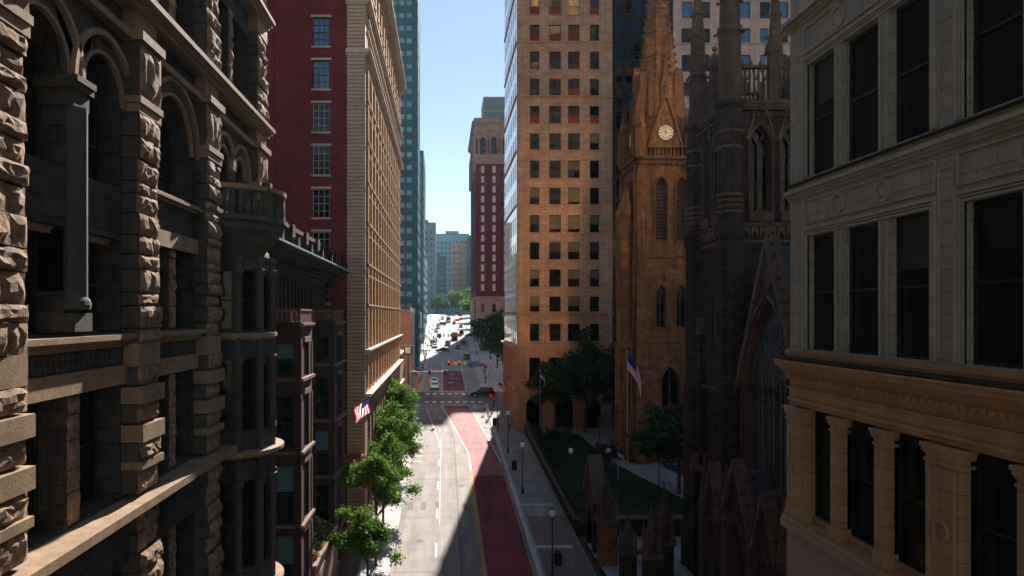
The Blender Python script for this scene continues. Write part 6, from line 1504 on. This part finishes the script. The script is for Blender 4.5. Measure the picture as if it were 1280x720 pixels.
# ================================================================ people
def body_mesh(pose):
    V={'pelvis':(0,0,.95),'chest':(0,.0,1.28),'neck':(0,0,1.5),'headb':(0,-.01,1.58),'head':(0,-.02,1.70)}
    st={'stand':0.,'walk':.26,'walk2':-.22}[pose]; ar=.0 if pose=='stand' else -st*1.1
    V['ls']=(-.19,0,1.43);V['rs']=(.19,0,1.43);V['le']=(-.25,.03+ar*.5,1.15);V['re']=(.25,.03-ar*.5,1.15);V['lw']=(-.25,-.04+ar,.90);V['rw']=(.25,-.04-ar,.90);V['lhd']=(-.25,-.07+ar*1.1,.80);V['rhd']=(.25,-.07-ar*1.1,.80)
    V['lh']=(-.1,0,.9);V['rh']=(.1,0,.9);V['lk']=(-.11,-.02-st*.5,.5);V['rk']=(.11,-.02+st*.3,.5);V['la']=(-.11,.03-st,.08);V['ra']=(.11,.03+st,.1);V['lt']=(-.12,-.14-st,.035);V['rt']=(.12,-.14+st,.035)
    Rr={'pelvis':.155,'chest':.165,'neck':.06,'headb':.085,'head':.1,'ls':.075,'rs':.075,'le':.05,'re':.05,'lw':.036,'rw':.036,'lhd':.04,'rhd':.04,'lh':.1,'rh':.1,'lk':.065,'rk':.065,'la':.045,'ra':.045,'lt':.04,'rt':.04}
    E=[('pelvis','chest'),('chest','neck'),('neck','headb'),('headb','head'),('chest','ls'),('chest','rs'),('ls','le'),('rs','re'),('le','lw'),('re','rw'),('lw','lhd'),('rw','rhd'),('pelvis','lh'),('pelvis','rh'),('lh','lk'),('rh','rk'),('lk','la'),('rk','ra'),('la','lt'),('ra','rt')]
    ks=list(V); me=bpy.data.meshes.new('tmp'); me.from_pydata([V[k] for k in ks],[(ks.index(a),ks.index(b)) for a,b in E],[]); o=bpy.data.objects.new('tmp',me); COL.objects.link(o)
    md=o.modifiers.new('s','SKIN'); 
    if not me.skin_vertices: 
        bm=bmesh.new(); bm.from_mesh(me); bm.verts.layers.skin.verify(); bm.to_mesh(me); bm.free()
    for i,k in enumerate(ks): me.skin_vertices[0].data[i].radius=(Rr[k],Rr[k]*.85); me.skin_vertices[0].data[i].use_root=(k=='pelvis')
    o.modifiers.new('u','SUBSURF').levels=1
    dg=bpy.context.evaluated_depsgraph_get(); nm=bpy.data.meshes.new_from_object(o.evaluated_get(dg)); bpy.data.objects.remove(o); nm.name='person_body'; return nm
BM={p:body_mesh(p) for p in ('stand','walk','walk2')}
def person(x,y,label,rot=0,pose='stand',top='cloth0',bot='cloth3',z=None,group=None,sc=1.):
    me=BM[pose].copy(); me.materials.clear()
    for n in ('skin',top,bot,'hair','tyre'): me.materials.append(M[n])
    for p in me.polygons:
        c=p.center; p.use_smooth=True
        p.material_index = 4 if c.z<.09 else 2 if c.z<.98 and abs(c.x)<.215 else 3 if (c.z>1.72 or (c.z>1.58 and c.y>.015)) else 0 if (c.z>1.49 or c.z<.93) else 1
    o=bpy.data.objects.new('person',me); COL.objects.link(o); tag(o,label,'person',group); o.location=(x,y,(G(y)+.15) if z is None else z); o.rotation_euler=(0,0,R(rot)); o.scale=(sc,sc,sc)
gp='people on foot near the junction'
for a in [(8.3,119,'person in a dark top waiting by the red sign at the corner',20,'stand','cloth0','cloth3'),(7.9,116.5,'person in pink striding over the sunlit corner',200,'walk','cloth2','cloth3'),(6.7,117.5,'person in brown walking on the sunlit road edge',150,'walk','cloth5','cloth0'),(7.2,113.5,'person in a white top walking below the corner',170,'walk2','cloth1','cloth5'),(8.8,122.5,'person in grey behind the signal pole at the corner',0,'stand','cloth3','cloth0'),(1.2,139.5,'person on the zebra blocks in front of the bus lane',90,'walk','cloth0','cloth3'),(9.6,103,'person in dark clothes on the shaded pavement',10,'walk','cloth3','cloth0'),(-5.6,124.,'person in white near the sunlit crossing edge',170,'walk','cloth1','cloth4'),(-6.2,108,'person in blue under the shop awnings',10,'walk2','cloth4','cloth3')]: person(*a,group=gp)
person(19.2,79.5,'person in dark clothes on the churchyard path',0,'stand','cloth3','cloth0',z=zc(79.5))
person(20.4,86,'person in a white top farther up the churchyard path',160,'walk','cloth1','cloth0',z=zc(86))
gf='people on the bright far pavement'
rnd=random.Random(5); W_=['dark','pink','white','grey','blue','brown']; CM={'dark':'cloth0','pink':'cloth2','white':'cloth1','grey':'cloth3','blue':'cloth4','brown':'cloth5'}
spots=[(-5.3,148,'dark','beside the brown panel'),(-5.1,155,'brown','just past the brown panel'),(-5.6,162,'pink','by the red brown awning'),(-5.2,168,'dark','between the two low shop blocks'),(-5.5,174,'grey','at the start of the teal shop block'),(-5.1,186,'pink','under the pale awning of the teal block'),(-5.4,193,'dark','under the dark awning of the teal block'),(-5.2,200,'blue','near the second signal mast'),(9.0,150,'dark','under the first square tree'),(9.4,163,'grey','under the second square tree'),(9.2,185,'white','deep in the shade of the square'),(9.6,205,'pink','at the far corner of the square')]
W2=['stepping off the far crossing kerb','beside the rear of the white van','beside the nose of the white van','next to the dark car behind the white van','at the corner of the far corner block','halfway along the far corner block','at the far end of the far corner block','on the kerb short of the brown balcony block','closest to the grey parked car','on the kerb by the first shop past the grey parked car','in the doorway of the brown balcony block','standing beside the dark car parked along the far shops','walking ahead of everybody on the bright pavement','last on the bright pavement before the junction of the street end']
for i in range(14):
    y=226+i*8; spots.append((lx(y)-1.-.9*((i*7)%3),y,W_[i%6],W2[i]))
for x,y,c,w in spots: person(x,y,'person in %s %s'%(c,w),rnd.choice([0,180,10,190]),rnd.choice(['walk','walk2','stand']),CM[c],'cloth3',group=gf)

# ================================================================ light, sky, air, camera
sc=S; w=bpy.data.worlds.new('World'); sc.world=w; w.use_nodes=True; nt=w.node_tree; bg=nt.nodes['Background']
AZ,EL=R(9.4),R(33.5)
sky=nt.nodes.new('ShaderNodeTexSky'); sky.sky_type='NISHITA'; sky.sun_disc=False; sky.sun_elevation=EL; sky.sun_rotation=AZ; sky.altitude=250; sky.air_density=1.15; sky.dust_density=.1; sky.ozone_density=1.2
nt.links.new(sky.outputs[0],bg.inputs[0]); bg.inputs[1].default_value=SKY
sd=bpy.data.lights.new('sun','SUN'); sd.energy=SUN; sd.angle=R(.53); sd.color=(1.,.93,.84); so=bpy.data.objects.new('sun',sd); COL.objects.link(so)
d=Vector((math.sin(AZ)*math.cos(EL),math.cos(AZ)*math.cos(EL),math.sin(EL))); so.rotation_euler=d.to_track_quat('Z','Y').to_euler(); so.location=(0,0,200)
if HAZE:
    h=MB('white'); h.box(-700,700,-420,1200,-27,118); o=h.build('haze'); m=bpy.data.materials.new('haze_air'); m.use_nodes=True; nt=m.node_tree; nt.nodes.remove(nt.nodes['Principled BSDF'])
    v=nt.nodes.new('ShaderNodeVolumePrincipled'); v.inputs['Color'].default_value=(.62,.86,.95,1); v.inputs['Density'].default_value=HAZE; v.inputs['Anisotropy'].default_value=.25; nt.links.new(v.outputs[0],nt.nodes['Material Output'].inputs['Volume'])
    o.data.materials.clear(); o.data.materials.append(m); o['kind']='stuff'; o['label']='pale blue summer haze filling the street air'; o['category']='haze'
cd=bpy.data.cameras.new('camera'); cam=bpy.data.objects.new('camera',cd); COL.objects.link(cam); sc.camera=cam
cd.sensor_width=36; cd.lens=36*F_/1280; cam.location=(0,0,0); cam.rotation_euler=(R(90),0,0); cd.clip_start=.1; cd.clip_end=6000
cd.shift_x=(640-VX)/1280; cd.shift_y=(VY-360)/1280
sc.view_settings.view_transform='Standard'; sc.view_settings.look='None'; sc.view_settings.gamma=1; sc.view_settings.exposure=EXPO; sc.view_settings.use_curve_mapping=False
sc.render.engine='CYCLES'; cy=sc.cycles; cy.use_denoising=True; cy.max_bounces=7; cy.diffuse_bounces=3; cy.glossy_bounces=3; cy.transmission_bounces=2; cy.volume_bounces=0; cy.blur_glossy=0.; cy.caustics_refractive=False; cy.sample_clamp_indirect=0
